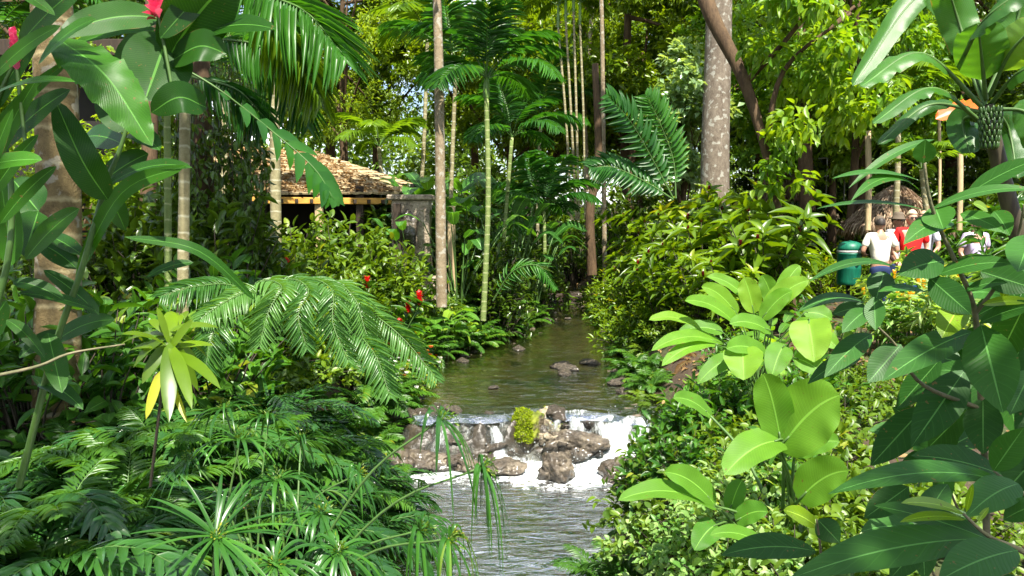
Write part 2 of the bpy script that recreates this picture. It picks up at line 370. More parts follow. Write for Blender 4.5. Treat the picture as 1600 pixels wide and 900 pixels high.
# ------------------------------------------------------------------ ground
m, t, o_ = newmat('forest_floor'); L = t.links.new
tc = t.nodes.new('ShaderNodeTexCoord')
n1 = N_(t, 'ShaderNodeTexNoise', Scale=1.3, Detail=5.); n2 = N_(t, 'ShaderNodeTexNoise', Scale=22., Detail=8., Roughness=.75); vo = N_(t, 'ShaderNodeTexVoronoi', Scale=26.)
for n in (n1, n2, vo): L(tc.outputs['Object'], n.inputs['Vector'])
c1 = ramp(t, n2.outputs[0], [(.35, (.03, .018, .009)), (.55, (.10, .062, .032)), (.72, (.22, .15, .08))])
c2 = mixc(t, ramp(t, vo.outputs['Distance'], [(.18, (.0,) * 3), (.3, (.7,) * 3)]), c1, (.045, .028, .014))
c3 = mixc(t, ramp(t, n1.outputs[0], [(.5, (0,) * 3), (.62, (.75,) * 3)]), c2, ramp(t, n2.outputs[0], [(.3, (.02, .045, .008)), (.7, (.07, .13, .02))]))
pb = N_(t, 'ShaderNodeBsdfPrincipled', Roughness=.9); L(c3, pb.inputs['Base Color'])
bp = N_(t, 'ShaderNodeBump', Strength=.8, Distance=.03); L(n2.outputs[0], bp.inputs['Height']); L(bp.outputs[0], pb.inputs['Normal']); L(pb.outputs[0], o_.inputs[0])
M['ground'] = m
# stream bed: pebbles and silt
m, t, o_ = newmat('stream_bed'); L = t.links.new
tc = t.nodes.new('ShaderNodeTexCoord'); n1 = N_(t, 'ShaderNodeTexNoise', Scale=2.2, Detail=4.); vo = N_(t, 'ShaderNodeTexVoronoi', Scale=16.); n2 = N_(t, 'ShaderNodeTexNoise', Scale=30., Detail=5.)
for n in (n1, n2, vo): L(tc.outputs['Object'], n.inputs['Vector'])
c = mixc(t, .5, ramp(t, vo.outputs['Color'], [(.2, (.18, .14, .07)), (.8, (.55, .44, .26))]), ramp(t, n2.outputs[0], [(.3, (.16, .13, .06)), (.7, (.5, .41, .23))]))
c = mixc(t, ramp(t, n1.outputs[0], [(.45, (0,) * 3), (.6, (.8,) * 3)]), c, (.17, .18, .06))
pb = N_(t, 'ShaderNodeBsdfPrincipled', Roughness=.8); L(c, pb.inputs['Base Color']); L(pb.outputs[0], o_.inputs[0]); M['bed'] = m

def sheet(xs, ys, fn):
    X, Y = np.meshgrid(xs, ys, indexing='ij'); return np.stack([X, Y, fn(X, Y)], -1)
xs = np.concatenate([-np.geomspace(300, 8.1, 34), np.arange(-8, 8.01, .085), np.geomspace(8.1, 300, 34)])
ys = np.concatenate([-np.geomspace(120, 4.1, 14), np.arange(-4, 26, .1), np.geomspace(26, 400, 40)])
mb = MB(); mb.grid(sheet(xs, ys, gz))
g = emit(mb, 'ground', M['ground']); kind(g, 'structure', 'brown and mossy garden ground with fallen leaves on both banks')
# bed sheet 1 cm over the ground inside the channel
mb = MB(); yv = np.arange(.2, 24, .1); u = np.linspace(0, 1, 28)
X = interp(yv, YS, LE)[:, None] * (1 - u) + interp(yv, YS, RE)[:, None] * u; Y = np.broadcast_to(yv[:, None], X.shape)
mb.grid(np.stack([X, Y, gz(X, Y) + .012], -1)); kind(emit(mb, 'stream_bed', M['bed']), 'structure', 'pebbly brown bed under the clear stream')

# ------------------------------------------------------------------ water
def watermat(name, tint, ripple, stretch, scale, foam=None, rough=.02):
    m, t, o = newmat(name); L = t.links.new
    tc = t.nodes.new('ShaderNodeTexCoord'); mp = t.nodes.new('ShaderNodeMapping'); mp.inputs['Scale'].default_value = stretch; L(tc.outputs['Object'], mp.inputs[0])
    n1 = N_(t, 'ShaderNodeTexNoise', Scale=scale, Detail=4., Roughness=.55, Distortion=.6); L(mp.outputs[0], n1.inputs['Vector'])
    bp = N_(t, 'ShaderNodeBump', Strength=ripple, Distance=.05); L(n1.outputs[0], bp.inputs['Height'])
    fr = N_(t, 'ShaderNodeFresnel', IOR=1.33); L(bp.outputs[0], fr.inputs[0])
    gl = N_(t, 'ShaderNodeBsdfGlossy', Roughness=rough); L(bp.outputs[0], gl.inputs['Normal'])
    tr = t.nodes.new('ShaderNodeBsdfTransparent'); tr.inputs[0].default_value = (*tint, 1)
    df = N_(t, 'ShaderNodeBsdfDiffuse', Color=(.045, .05, .02, 1)); m1 = t.nodes.new('ShaderNodeMixShader'); m1.inputs[0].default_value = .10
    L(tr.outputs[0], m1.inputs[1]); L(df.outputs[0], m1.inputs[2])
    ms = t.nodes.new('ShaderNodeMixShader'); L(math_(t, 'MINIMUM', math_(t, 'MULTIPLY', fr.outputs[0], 1.25 if foam else .75), 1.0), ms.inputs[0]); L(m1.outputs[0], ms.inputs[1]); L(gl.outputs[0], ms.inputs[2])
    out = ms.outputs[0]
    if foam:
        y0, y1, k = foam
        sp = t.nodes.new('ShaderNodeSeparateXYZ'); L(tc.outputs['Object'], sp.inputs[0])
        nf = N_(t, 'ShaderNodeTexNoise', Scale=14., Detail=6., Roughness=.7); mp2 = t.nodes.new('ShaderNodeMapping'); mp2.inputs['Scale'].default_value = (1, .7, 1)
        L(tc.outputs['Object'], mp2.inputs[0]); L(mp2.outputs[0], nf.inputs['Vector'])
        nb = N_(t, 'ShaderNodeTexNoise', Scale=2.5, Detail=2.); L(tc.outputs['Object'], nb.inputs['Vector'])
        gd = math_(t, 'MULTIPLY', math_(t, 'SUBTRACT', sp.outputs[1], y0), 1.0 / (y1 - y0))
        gd = math_(t, 'MINIMUM', math_(t, 'MAXIMUM', gd, 0), 1)
        xg = math_(t, 'MULTIPLY', math_(t, 'MAXIMUM', math_(t, 'SUBTRACT', .75, math_(t, 'ABSOLUTE', math_(t, 'SUBTRACT', sp.outputs[0], .55))), 0), .9)
        a = math_(t, 'ADD', nf.outputs[0], math_(t, 'MULTIPLY', math_(t, 'MULTIPLY', gd, gd), k))
        a = math_(t, 'ADD', a, math_(t, 'MULTIPLY', math_(t, 'SUBTRACT', nb.outputs[0], .5), .5))
        a = math_(t, 'ADD', a, math_(t, 'MULTIPLY', math_(t, 'MULTIPLY', xg, gd), .3))
        f = ramp(t, a, [(.73, (0,) * 3), (.92, (1,) * 3)])
        wd = N_(t, 'ShaderNodeBsdfDiffuse', Color=(.82, .85, .86, 1)); L(bp.outputs[0], wd.inputs['Normal']); m3 = t.nodes.new('ShaderNodeMixShader'); L(f, m3.inputs[0]); L(out, m3.inputs[1]); L(wd.outputs[0], m3.inputs[2]); out = m3.outputs[0]
    L(out, o.inputs[0]); return m
M['wlow'] = watermat('lower_stream_water', (.78, .78, .60), .55, (1, 2.6, 1), 6., foam=(6.1, 7.25, .50), rough=.04)
M['wup'] = watermat('upper_stream_water', (.80, .80, .56), .5, (1, 2.2, 1), 5., rough=.02)
def waves(X, Y, a, f=1.0):
    z = np.zeros_like(X)
    for k, (fx, fy, ph, am) in enumerate([(2.1, 7, 0, 1), (-3.7, 11, 1.2, .6), (5.5, 15, 2.5, .42), (-9, 19, .4, .3), (13, 9, 4, .22), (-17, 27, 2, .16)]):
        z += am * np.sin(f * (fx * X + fy * Y) + ph + 1.1 * np.sin(f * (1.3 * X - 2.2 * Y) * (1 + .3 * k)))
    return a * z
def pool(name, y0, y1, z, step, amp, mat, label, z1=None, ext=.45):
    yv = np.arange(y0, y1 + 1e-6, step); u = np.linspace(0, 1, 110) if name != 'lower_stream' else np.linspace(0, 1, 200)
    X = (interp(yv, YS, LE) - ext)[:, None] * (1 - u) + (interp(yv, YS, RE) + ext)[:, None] * u; Y = np.broadcast_to(yv[:, None], X.shape)
    if name == 'upper_stream':
        lp = 7.74 + .12 * np.sin(X * 3.1 + .5) + .06 * np.sin(X * 8.3); Y = y1 - (y1 - Y) * (y1 - lp + .16) / (y1 - y0); z = np.minimum(.45, .475 / (1 + np.exp(-(Y - lp + .28) / .08)))
    mb = MB(); mb.grid(np.stack([X, Y, z + waves(X, Y, amp)], -1)); return kind(emit(mb, name, M[mat]), 'structure', label)
pool('lower_stream', .3, 7.62, 0.0, .025, .0042, 'wlow', 'rippled lower stream reflecting blue and white sky below the cascade')
pool('upper_stream', 7.86, 17.95, .45, .035, .0026, 'wup', 'green brown upper pool of the stream above the cascade')
pool('far_stream', 17.9, 25, .66, .05, .0026, 'wup', 'far end of the stream beyond the low dark sill')

# white water: a stranded sheet running down the ramp between the pools
m, t, o_ = newmat('white_water'); L = t.links.new
uv = t.nodes.new('ShaderNodeUVMap'); mp = t.nodes.new('ShaderNodeMapping'); mp.inputs['Scale'].default_value = (.30, 1.5, 1); L(uv.outputs[0], mp.inputs[0])
n1 = N_(t, 'ShaderNodeTexNoise', Scale=24., Detail=7., Roughness=.72, Distortion=.35); L(mp.outputs[0], n1.inputs['Vector'])
at = N_(t, 'ShaderNodeAttribute', _attribute_name='var')
a = math_(t, 'ADD', n1.outputs[0], math_(t, 'SUBTRACT', at.outputs['Fac'], .5))
f = ramp(t, a, [(.47, (0,) * 3), (.80, (1,) * 3)])
wd = N_(t, 'ShaderNodeBsdfPrincipled', Roughness=.35); wd.inputs['Base Color'].default_value = (.62, .66, .67, 1)
tr = t.nodes.new('ShaderNodeBsdfTransparent'); tr.inputs[0].default_value = (.85, .88, .85, 1); gl = N_(t, 'ShaderNodeBsdfGlossy', Roughness=.08); mg = t.nodes.new('ShaderNodeMixShader'); mg.inputs[0].default_value = .14
bp = N_(t, 'ShaderNodeBump', Strength=1.0, Distance=.05); L(n1.outputs[0], bp.inputs['Height']); L(bp.outputs[0], gl.inputs['Normal']); L(bp.outputs[0], wd.inputs['Normal'])
L(tr.outputs[0], mg.inputs[1]); L(gl.outputs[0], mg.inputs[2]); ms = t.nodes.new('ShaderNodeMixShader'); L(f, ms.inputs[0]); L(mg.outputs[0], ms.inputs[1]); L(wd.outputs[0], ms.inputs[2]); L(ms.outputs[0], o_.inputs[0]); M['white'] = m

def vnoise(p, f, o=4, off=0):
    return np.array([mnoise.fractal(Vector((a * f + off, b * f, c * f)), 1.0, 2.0, o) for a, b, c in p])
xs = np.linspace(-1.5, 1.62, 150); ys = np.linspace(7.0, 8.02, 75)
X, Y = np.meshgrid(xs, ys, indexing='ij')
lip = 7.72 + .12 * np.sin(X * 3.1 + .5) + .06 * np.sin(X * 8.3)
zr = .47 / (1 + np.exp(-(Y - lip + .26) / .08)) - .006
nz = vnoise(np.stack([X, Y, X * 0], -1).reshape(-1, 3), 5, 4).reshape(X.shape)
slope = np.exp(-((Y - lip + .2) / .22) ** 2)
Z = zr + .06 * nz * (.25 + slope) - .004
flow = -.06 + .60 * np.exp(-((X - .99) / .15) ** 2) + .34 * np.exp(-((X - .62) / .26) ** 2) + .34 * np.exp(-((X + .18) / .10) ** 2) + .0 * np.exp(-((X + .75) / .25) ** 2)
foot = np.exp(-((Y - 7.3) / .22) ** 2) * (.75 * np.exp(-((X - .75) / .75) ** 2) + .2)
var = np.clip(.15 + .75 * flow * np.clip(slope * 1.4, 0, 1) + foot * .8 + .5 * nz, 0, 1.0) * np.clip((8.0 - Y) / .12, 0, 1) + .0
mb = MB(); mb.grid(np.stack([X, Y, Z], -1), np.stack([Y - 7 + 1.2 * zr, X], -1), var.reshape(-1))
kind(emit(mb, 'cascade_water', M['white']), 'stuff', 'white foaming water of the low cascade between the rocks')
mb = MB(); Zb = zr - .10 + .16 * vnoise(np.stack([X, Y, zr * 2], -1).reshape(-1, 3), 3.2, 5).reshape(X.shape) * slope + .10 * np.clip(.45 - flow * 1.6, 0, .45) / .45 * slope ; mb.grid(np.stack([X, Y, Zb], -1))
M['ledge'] = plain('wet_ledge_rock', (.06, .048, .034), .35, .6, 9, bump=.8, spec=.6)
kind(emit(mb, 'rock_ledge', M['ledge']), 'structure', 'dark wet rock ledge under the cascade')
# droplets
mb = MB(); bm_t = []
th = np.linspace(0, 2 * math.pi, 6, endpoint=False); ph = np.linspace(-1.4, 1.4, 5)
sp_ = np.array([[[math.cos(a) * math.cos(b), math.sin(a) * math.cos(b), math.sin(b)] for a in th] for b in ph])
tmb = MB(); tmb.grid(sp_, closed=True); T_BALL = (np.concatenate(tmb.v), np.concatenate(tmb.q), np.concatenate(tmb.uv))
n = 900; px = rs0.choice([1.1, .62, -.15, .3], n, p=[.45, .3, .15, .1]) + rs0.randn(n) * .17; py = 7.42 + rs0.randn(n) * .12
pz = .03 + np.abs(rs0.randn(n)) * .06 + np.clip(py - 7.4, 0, .4) * 1.1
r = rs0.rand(n) ** 3 * .010 + .0025
mb.inst(T_BALL, np.eye(3)[None] * r[:, None, None], np.stack([px, py, pz], -1), 1.0)
kind(emit(mb, 'spray_drops', M['white']), 'stuff', 'white drops thrown up at the foot of the cascade')

# ------------------------------------------------------------------ rocks
def rockmat(name, a, b, c, rough=.8, moss=0., wet=0.):
    m, t, o = newmat(name); L = t.links.new
    tc = t.nodes.new('ShaderNodeTexCoord'); n1 = N_(t, 'ShaderNodeTexNoise', Scale=7., Detail=9., Roughness=.7); n2 = N_(t, 'ShaderNodeTexVoronoi', Scale=22.); n3 = N_(t, 'ShaderNodeTexNoise', Scale=3., Detail=3.)
    for n in (n1, n2, n3): L(tc.outputs['Object'], n.inputs['Vector'])
    col = ramp(t, n1.outputs[0], [(.32, a), (.5, b), (.68, c)])
    col = mixc(t, ramp(t, n2.outputs['Distance'], [(.0, (.6,) * 3), (.16, (0,) * 3)]), col, a)
    if wet or name.startswith('pale'):      # darker, wetter foot with an uneven water line
        sg = t.nodes.new('ShaderNodeSeparateXYZ'); L(tc.outputs['Generated'], sg.inputs[0])
        wl_ = math_(t, 'ADD', sg.outputs[2], math_(t, 'MULTIPLY', math_(t, 'SUBTRACT', n3.outputs[0], .5), .8))
        col = mixc(t, ramp(t, wl_, [(.38, (.8,) * 3), (.52, (0,) * 3)]), col, (.016, .014, .009))
    if moss:
        ge = t.nodes.new('ShaderNodeNewGeometry'); sp = t.nodes.new('ShaderNodeSeparateXYZ'); L(ge.outputs['Normal'], sp.inputs[0])
        k = math_(t, 'ADD', math_(t, 'MULTIPLY', sp.outputs[2], .35), n3.outputs[0])
        col = mixc(t, ramp(t, k, [(.68 - moss * .3, (0,) * 3), (.78 - moss * .3, (1,) * 3)]), col, ramp(t, n1.outputs[0], [(.3, (.05, .08, .005)), (.7, (.22, .24, .015))]))
    pb = N_(t, 'ShaderNodeBsdfPrincipled', Roughness=rough); L(col, pb.inputs['Base Color']); pb.inputs['Coat Weight'].default_value = wet; pb.inputs['Coat Roughness'].default_value = .12
    h = math_(t, 'ADD', n1.outputs[0], math_(t, 'MULTIPLY', n2.outputs['Distance'], .5))
    bp = N_(t, 'ShaderNodeBump', Strength=.9, Distance=.03); L(h, bp.inputs['Height']); L(bp.outputs[0], pb.inputs['Normal']); L(pb.outputs[0], o.inputs[0]); return m
M['rock_pale'] = rockmat('pale_limestone', (.08, .06, .04), (.28, .23, .16), (.52, .46, .36), .8)
M['rock_wet'] = rockmat('wet_dark_rock', (.022, .017, .012), (.07, .052, .035), (.17, .13, .09), .4, wet=.6)
M['rock_brown'] = rockmat('damp_brown_rock', (.018, .014, .009), (.07, .053, .036), (.22, .18, .125), .6, wet=.3)
M['rock_moss'] = rockmat('mossy_rock', (.03, .023, .015), (.13, .10, .06), (.32, .27, .18), .8, moss=.5)
def rock_mesh(seed, sx, sy, sz, rough=.32, sub=5):
    import bmesh
    bm = bmesh.new(); bmesh.ops.create_icosphere(bm, subdivisions=sub, radius=1)
    r = np.random.RandomState(seed); cuts = [(nrm(r.randn(3)), .62 + .3 * r.rand()) for _ in range(9)]
    for v in bm.verts:
        p = np.array(v.co)
        for nn, dd in cuts:
            k = p @ nn - dd
            if k > 0: p = p - nn * k * .85
        a = mnoise.fractal(Vector(p * 1.3 + seed), 1, 2, 3); b = mnoise.fractal(Vector(p * 5 + seed), .8, 2, 4)
        p = p * (1 + rough * a + rough * .28 * b); v.co = Vector((p[0] * sx, p[1] * sy, p[2] * sz))
    me = bpy.data.meshes.new('rock'); bm.to_mesh(me); bm.free()
    for p_ in me.polygons: p_.use_smooth = True
    return me
def moss_patch(o, seed, cap, dens=900, size=.02):
    """tufts on the upper faces of a rock, as a child part"""
    r = np.random.RandomState(seed); me = o.data; mb = MB()
    v = np.array([tuple(x.co) for x in me.vertices]); n = np.array([tuple(x.normal) for x in me.vertices])
    ok = np.where(cap(v, n))[0]
    if len(ok) == 0: return
    i = r.choice(ok, dens); D = nrm(n[i] * 1.0 + r.randn(dens, 3) * .7)
    mb.inst(T_FAR, frames(D, r.randn(dens, 3), size * (.6 + .8 * r.rand(dens)), size * .55), v[i] + r.randn(dens, 3) * .006, r.rand(dens))
    emit(mb, 'moss', G['moss'], o)
ROCKS = [  # px, py, depth, width px, height px, material, label, seed
    (822, 672, 8.0, 54, 64, 'rock_moss', 'rock capped with bright yellow green moss standing in the cascade', 3),
    (866, 672, 8.05, 66, 54, 'rock_pale', 'pale knobbly limestone beside the moss capped rock', 4),
    (900, 696, 7.85, 92, 50, 'rock_brown', 'broad rounded brown rock with thin water running over it', 5),
    (868, 733, 7.3, 52, 46, 'rock_brown', 'small grey brown boulder in the foam at the foot of the cascade', 6),
    (972, 742, 7.35, 76, 44, 'rock_wet', 'dark wet rock low at the right end of the cascade', 7),
    (983, 662, 8.2, 42, 34, 'rock_brown', 'small brown rock at the right edge of the upper pool', 8),
    (1004, 700, 7.85, 52, 56, 'rock_wet', 'dark rock with a fern tuft right of the white water', 9),
    (1036, 722, 7.6, 44, 60, 'rock_brown', 'upright brown rock against the right bank by the cascade', 10),
    (750, 678, 8.0, 58, 46, 'rock_wet', 'dark wet rock left of the moss capped rock', 11),
    (700, 676, 8.05, 50, 36, 'rock_wet', 'low dark rock behind the papyrus at the lip of the cascade', 12),
    (655, 678, 8.0, 60, 40, 'rock_wet', 'dark rock at the left bank end of the cascade lip', 13),
    (668, 720, 7.6, 74, 32, 'rock_brown', 'pale brown ledge stone on the left side of the cascade', 14),
    (725, 726, 7.55, 54, 30, 'rock_wet', 'dark wet ledge stone in the middle left of the cascade', 15),
    (790, 732, 7.45, 60, 26, 'rock_brown', 'flat brown stone in front of the thin left fall', 16),
    (620, 730, 7.3, 50, 50, 'rock_wet', 'shaded dark rock under the left bank ferns', 17),
    (940, 664, 8.3, 52, 22, 'rock_brown', 'low submerged brown stone behind the white fall', 18),
    (640, 648, 8.6, 40, 18, 'rock_brown', 'flat stone in the shallows on the left above the cascade', 19),
    (852, 466, 18.0, 46, 16, 'rock_wet', 'dark stone at the far narrow end of the stream', 20),
    (905, 462, 18.2, 40, 14, 'rock_brown', 'brown stone right of the far sill', 21),
]
for (px, py, d, wpx, hpx, mat, lab, sd) in ROCKS:
    c = P(px, py, d - (.10 if 7 < d < 8.15 else 0)); sx = wpx / F * d / 2 * 1.08; sz = hpx / F * d / 2 * 1.15
    me = rock_mesh(sd, sx, (sx + sz) / 2 * 1.1, sz); me.materials.append(M[mat])
    o = bpy.data.objects.new('rock', me); COL.objects.link(o); o.location = c; tag(o, lab, 'rock')
    if sd == 3: moss_patch(o, 1, lambda v, n: (n[:, 2] > -.1) & (v[:, 0] < .06) & (v[:, 2] > -.07), 5200, .022)
    if sd in (4,): moss_patch(o, 2, lambda v, n: (n[:, 2] > .6) & (v[:, 2] > .07), 500, .018)
rq = np.random.RandomState(31); FS = rock_mesh(88, 1, .8, .45, .3, 4); FS.materials.append(M['rock_brown'])
for k in range(26):
    y = 8.3 + 7 * rq.rand() ** 1.3; L_, R_ = float(np.interp(y, YS, LE)), float(np.interp(y, YS, RE)); u = rq.rand() ** 2.2 * .5; x = L_ + (R_ - L_) * u if k % 2 else R_ - (R_ - L_) * u * .6; s_ = .05 + .09 * rq.rand()
    o = bpy.data.objects.new('rock', FS); COL.objects.link(o); o.location = (x, y, .45 + .25 * s_ - .02 * rq.rand()); o.scale = (s_ * 1.3, s_, s_); o.rotation_euler = (0, 0, rq.rand() * 6.28); tag(o, 'flat brown stone breaking the surface near the edge of the upper pool', 'rock', 'flat stones in the upper pool')
rq = np.random.RandomState(12); SM = [rock_mesh(60 + k, 1, .9, .75, .35, 4) for k in range(4)]
for k, me in enumerate(SM): me.materials.append(M['rock_wet' if k % 2 else 'rock_brown'])
for k in range(44):
    x = rq.uniform(-1.3, 1.5) if k % 3 else rq.uniform(-1.3, .1); y = 7.25 + .55 * rq.rand(); zz = .46 / (1 + math.exp(-(y - 7.5) / .09)); s_ = .045 + .075 * rq.rand()
    if .85 < x < 1.3: s_ *= .6
    if -.05 < x < .4 and y > 7.45: x = -.95 + .5 * rq.rand()
    o = bpy.data.objects.new('rock', SM[k % 4]); COL.objects.link(o); o.location = (x, y, zz + .0); o.scale = (s_ * 1.25, s_, s_ * .8); o.rotation_euler = (rq.rand() * .5, rq.rand() * .5, rq.rand() * 6.28)
    tag(o, 'small dark wet stone wedged among the larger rocks of the cascade', 'rock', 'small wet stones of the cascade')
# right bank retaining stones between the cascade and the upper pool
walls = [(1075, 615, 9.2, 70, 46), (1098, 648, 8.6, 80, 44), (1070, 672, 8.1, 70, 46), (1095, 700, 7.7, 80, 50), (1065, 738, 7.3, 66, 56), (1045, 592, 9.8, 46, 34), (1120, 742, 7.3, 60, 60)]
wl = ['topmost weathered limestone block of the low right bank wall', 'sunlit yellowish limestone block in the right bank wall behind the ground cover', 'broad limestone block of the bank wall level with the upper pool', 'mossy limestone block beside the cascade in the right bank wall', 'lowest stone of the right bank wall at the lower stream edge', 'small far stone at the end of the right bank wall', 'stone at the base of the right bank wall under broad leaves']
for i, ((px, py, d, wpx, hpx), lab) in enumerate(zip(walls, wl)):
    me = rock_mesh(40 + i, wpx / F * d / 2 * 1.15, .28, hpx / F * d / 2 * 1.2, .2); me.materials.append(M['rock_pale' if i % 2 else 'rock_moss'])
    o = bpy.data.objects.new('rock', me); COL.objects.link(o); o.location = P(px, py, d); tag(o, lab, 'rock')
# pebbles along the margins and litter on the ground
pm = rock_mesh(90, 1, 1, .6, .25, 2); pv = np.array([tuple(v.co) for v in pm.vertices]); pq = np.array([[*p.vertices, p.vertices[-1]] for p in pm.polygons])
T_PEB = (pv, pq, np.zeros((len(pv), 2)))
n = 800; y = 2 + rs0.rand(n) ** .8 * 16; sd = rs0.rand(n) < .62; x = np.where(sd, interp(y, YS, LE) + .1 + np.abs(rs0.randn(n)) * .14, interp(y, YS, RE) - .05 - np.abs(rs0.randn(n)) * .12)
s = .015 + .055 * rs0.rand(n) ** 3; th = rs0.rand(n) * 6.28
Mx = np.zeros((n, 3, 3)); Mx[:, 0, 0] = np.cos(th) * s; Mx[:, 0, 1] = -np.sin(th) * s; Mx[:, 1, 0] = np.sin(th) * s; Mx[:, 1, 1] = np.cos(th) * s; Mx[:, 2, 2] = s
mb = MB(); mb.inst(T_PEB, Mx, np.stack([x, y, np.maximum(gz(x, y), water_z(y) - .03)], -1), rs0.rand(n)); bpy.data.meshes.remove(pm)
kind(emit(mb, 'pebbles', M['rock_brown']), 'stuff', 'pebbles scattered along both margins of the stream')
n = 26000; x = rs0.uniform(-12, 12, n); y = 1 + 24 * rs0.rand(n); inw = (x > interp(y, YS, LE) - .1) & (x < interp(y, YS, RE) + .1); x, y = x[~inw], y[~inw]; n = len(x)
D = nrm(np.stack([rs0.randn(n), rs0.randn(n), .15 * rs0.randn(n)], -1)); Nn = np.stack([.3 * rs0.randn(n), .3 * rs0.randn(n), np.ones(n)], -1)
mb = MB(); mb.inst(T_OVAL, frames(D, Nn, .05 + .06 * rs0.rand(n), .03 + .02 * rs0.rand(n)), np.stack([x, y, gz(x, y) + .012], -1), rs0.rand(n))
kind(emit(mb, 'leaf_litter', G['dry']), 'stuff', 'dry brown fallen leaves lying on the ground')

# ------------------------------------------------------------------ cabins, huts, fences
import bmesh
def boxes(name, lst, mat, parent=None, bevel=.006, origin=None):
    """one mesh of boxes (cx,cy,cz,sx,sy,sz[,rz])"""
    bm = bmesh.new()
    for b in lst:
        g_ = bmesh.ops.create_cube(bm, size=1)
        mt = Matrix.Translation(b[:3]) @ Matrix.Rotation(b[6] if len(b) > 6 else 0, 4, 'Z') @ Matrix.Diagonal((*b[3:6], 1))
        bmesh.ops.transform(bm, matrix=mt, verts=g_['verts'])
    if bevel: bmesh.ops.bevel(bm, geom=bm.edges[:], offset=bevel, segments=1, affect='EDGES')
    me = bpy.data.meshes.new(name); bm.to_mesh(me); bm.free(); me.materials.append(mat)
    o = bpy.data.objects.new(name, me); COL.objects.link(o)
    if parent: o.parent = parent
    return o
M['plank'] = plain('weathered_roof_plank', (.52, .40, .22), .85, .5, 5, c2=(.13, .085, .04), bump=.6, stretch=(.6, 3, 1), detail=9)
M['fascia'] = plain('yellow_orange_board', (.62, .34, .06), .6, .3, 6, c2=(.42, .20, .03), stretch=(1, 1, 4))
M['darkwood'] = plain('dark_stained_wood', (.045, .028, .016), .7, .5, 7, bump=.2, stretch=(5, 5, .6))
M['orangewood'] = plain('orange_louver_wood', (.50, .20, .05), .55, .4, 6, stretch=(1, 1, 5))
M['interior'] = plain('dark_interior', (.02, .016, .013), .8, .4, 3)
M['glass'] = plain('dark_window_glass', (.03, .045, .06), .1, .2, 2, spec=.8)
M['stonewall'] = rockmat('cut_stone', (.12, .09, .06), (.30, .24, .17), (.46, .38, .28), .85)
M['postwood'] = plain('tan_timber', (.50, .37, .20), .7, .4, 8, bump=.2, stretch=(5, 5, .6))

# cabin with the sunlit plank roof (left middle distance)
cab = thing('cabin', 'low open wooden cabin with sunlit weathered plank roof and yellow orange fascia behind the shrubs', 'cabin', P(480, 480, 14.5))
ob = np.array(cab.location)
A = P(345, 303, 12.2); B_ = P(622, 302, 13.4); RL = P(330, 228, 15.5); RR = P(500, 240, 16.0); E2 = P(660, 292, 17.5)
mb = MB()
def slope_planks(a, b, c, d, n, mb, th=.035):
    """overlapping boards between eave a-b and ridge d-c"""
    a, b, c, d = map(np.asarray, (a, b, c, d)); Nn = nrm(np.cross(b - a, d - a))
    for i in range(n):
        t0, t1 = i / n, (i + 1.12) / n; lo = Nn * (.012 + rs0.rand() * .01); hi = Nn * -.005
        p = np.array([[a + (d - a) * t0 + lo, b + (c - b) * t0 + lo], [a + (d - a) * t1 + hi, b + (c - b) * t1 + hi]])
        k = 40; u = np.linspace(0, 1, k)[:, None]
        r0 = p[0, 0] * (1 - u) + p[0, 1] * u; r1 = p[1, 0] * (1 - u) + p[1, 1] * u
        j = rs0.randn(k, 1) * .012; r0 = r0 + Nn * rs0.randn(k, 1) * .006 + (a - d) / np.linalg.norm(a - d) * j
        mb.grid(np.stack([r0 - Nn * th, r0, r1], 0))
slope_planks(A, B_, RR, RL, 11, mb); slope_planks(B_, E2, RR + [0.01, 0, 0], RR, 11, mb)
emit(mb, 'roof', M['plank'], cab, ob, smooth=False)
ang = math.atan2((B_ - A)[1], (B_ - A)[0]); mid = (A + B_) / 2 - ob; ln = np.linalg.norm((B_ - A)[:2])
boxes('fascia', [(mid[0], mid[1] + .02, mid[2] - .12, ln, .03, .11, ang)], M['fascia'], cab)
rk = boxes('rafter', [(mid[0] + (k - 5.5) * ln / 12 * math.cos(ang), mid[1] + .2 + (k - 5.5) * ln / 12 * math.sin(ang), mid[2] - .13, .05, .5, .07, ang) for k in range(12)], M['darkwood'], cab, .003)
for k, u in enumerate((.03, .28, .52, .76, .98)):
    p = A + (B_ - A) * u - ob + [0, .12, 0]
    boxes('post', [(p[0], p[1], (p[2] - .2) / 2 + .1, .13, .13, p[2] + .25)], M['darkwood' if k % 2 else 'postwood'], cab)
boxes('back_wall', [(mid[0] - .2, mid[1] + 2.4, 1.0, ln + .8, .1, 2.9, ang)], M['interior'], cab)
boxes('counter', [(mid[0], mid[1] + .5, .55, ln - .3, .45, .09, ang), (mid[0], mid[1] + .52, .2, ln - .4, .3, .62, ang)], M['darkwood'], cab)
mb = MB(); n = 1500; u_, v_ = rs0.rand(n) , rs0.rand(n) ** 1.3; p_r = A + (B_ - A) * u_[:, None] + ((RL + (RR - RL) * u_[:, None]) - (A + (B_ - A) * u_[:, None])) * v_[:, None] + np.array([0, 0, .045]); dN = nrm(np.cross(B_ - A, RL - A))
mb.inst(T_OVAL, frames(rs0.randn(n, 3) * [1, 1, .3], dN + rs0.randn(n, 3) * .35, .10, .045), p_r, rs0.rand(n)); kind(emit(mb, 'roof_litter', G['dry'], cab, ob), 'stuff')
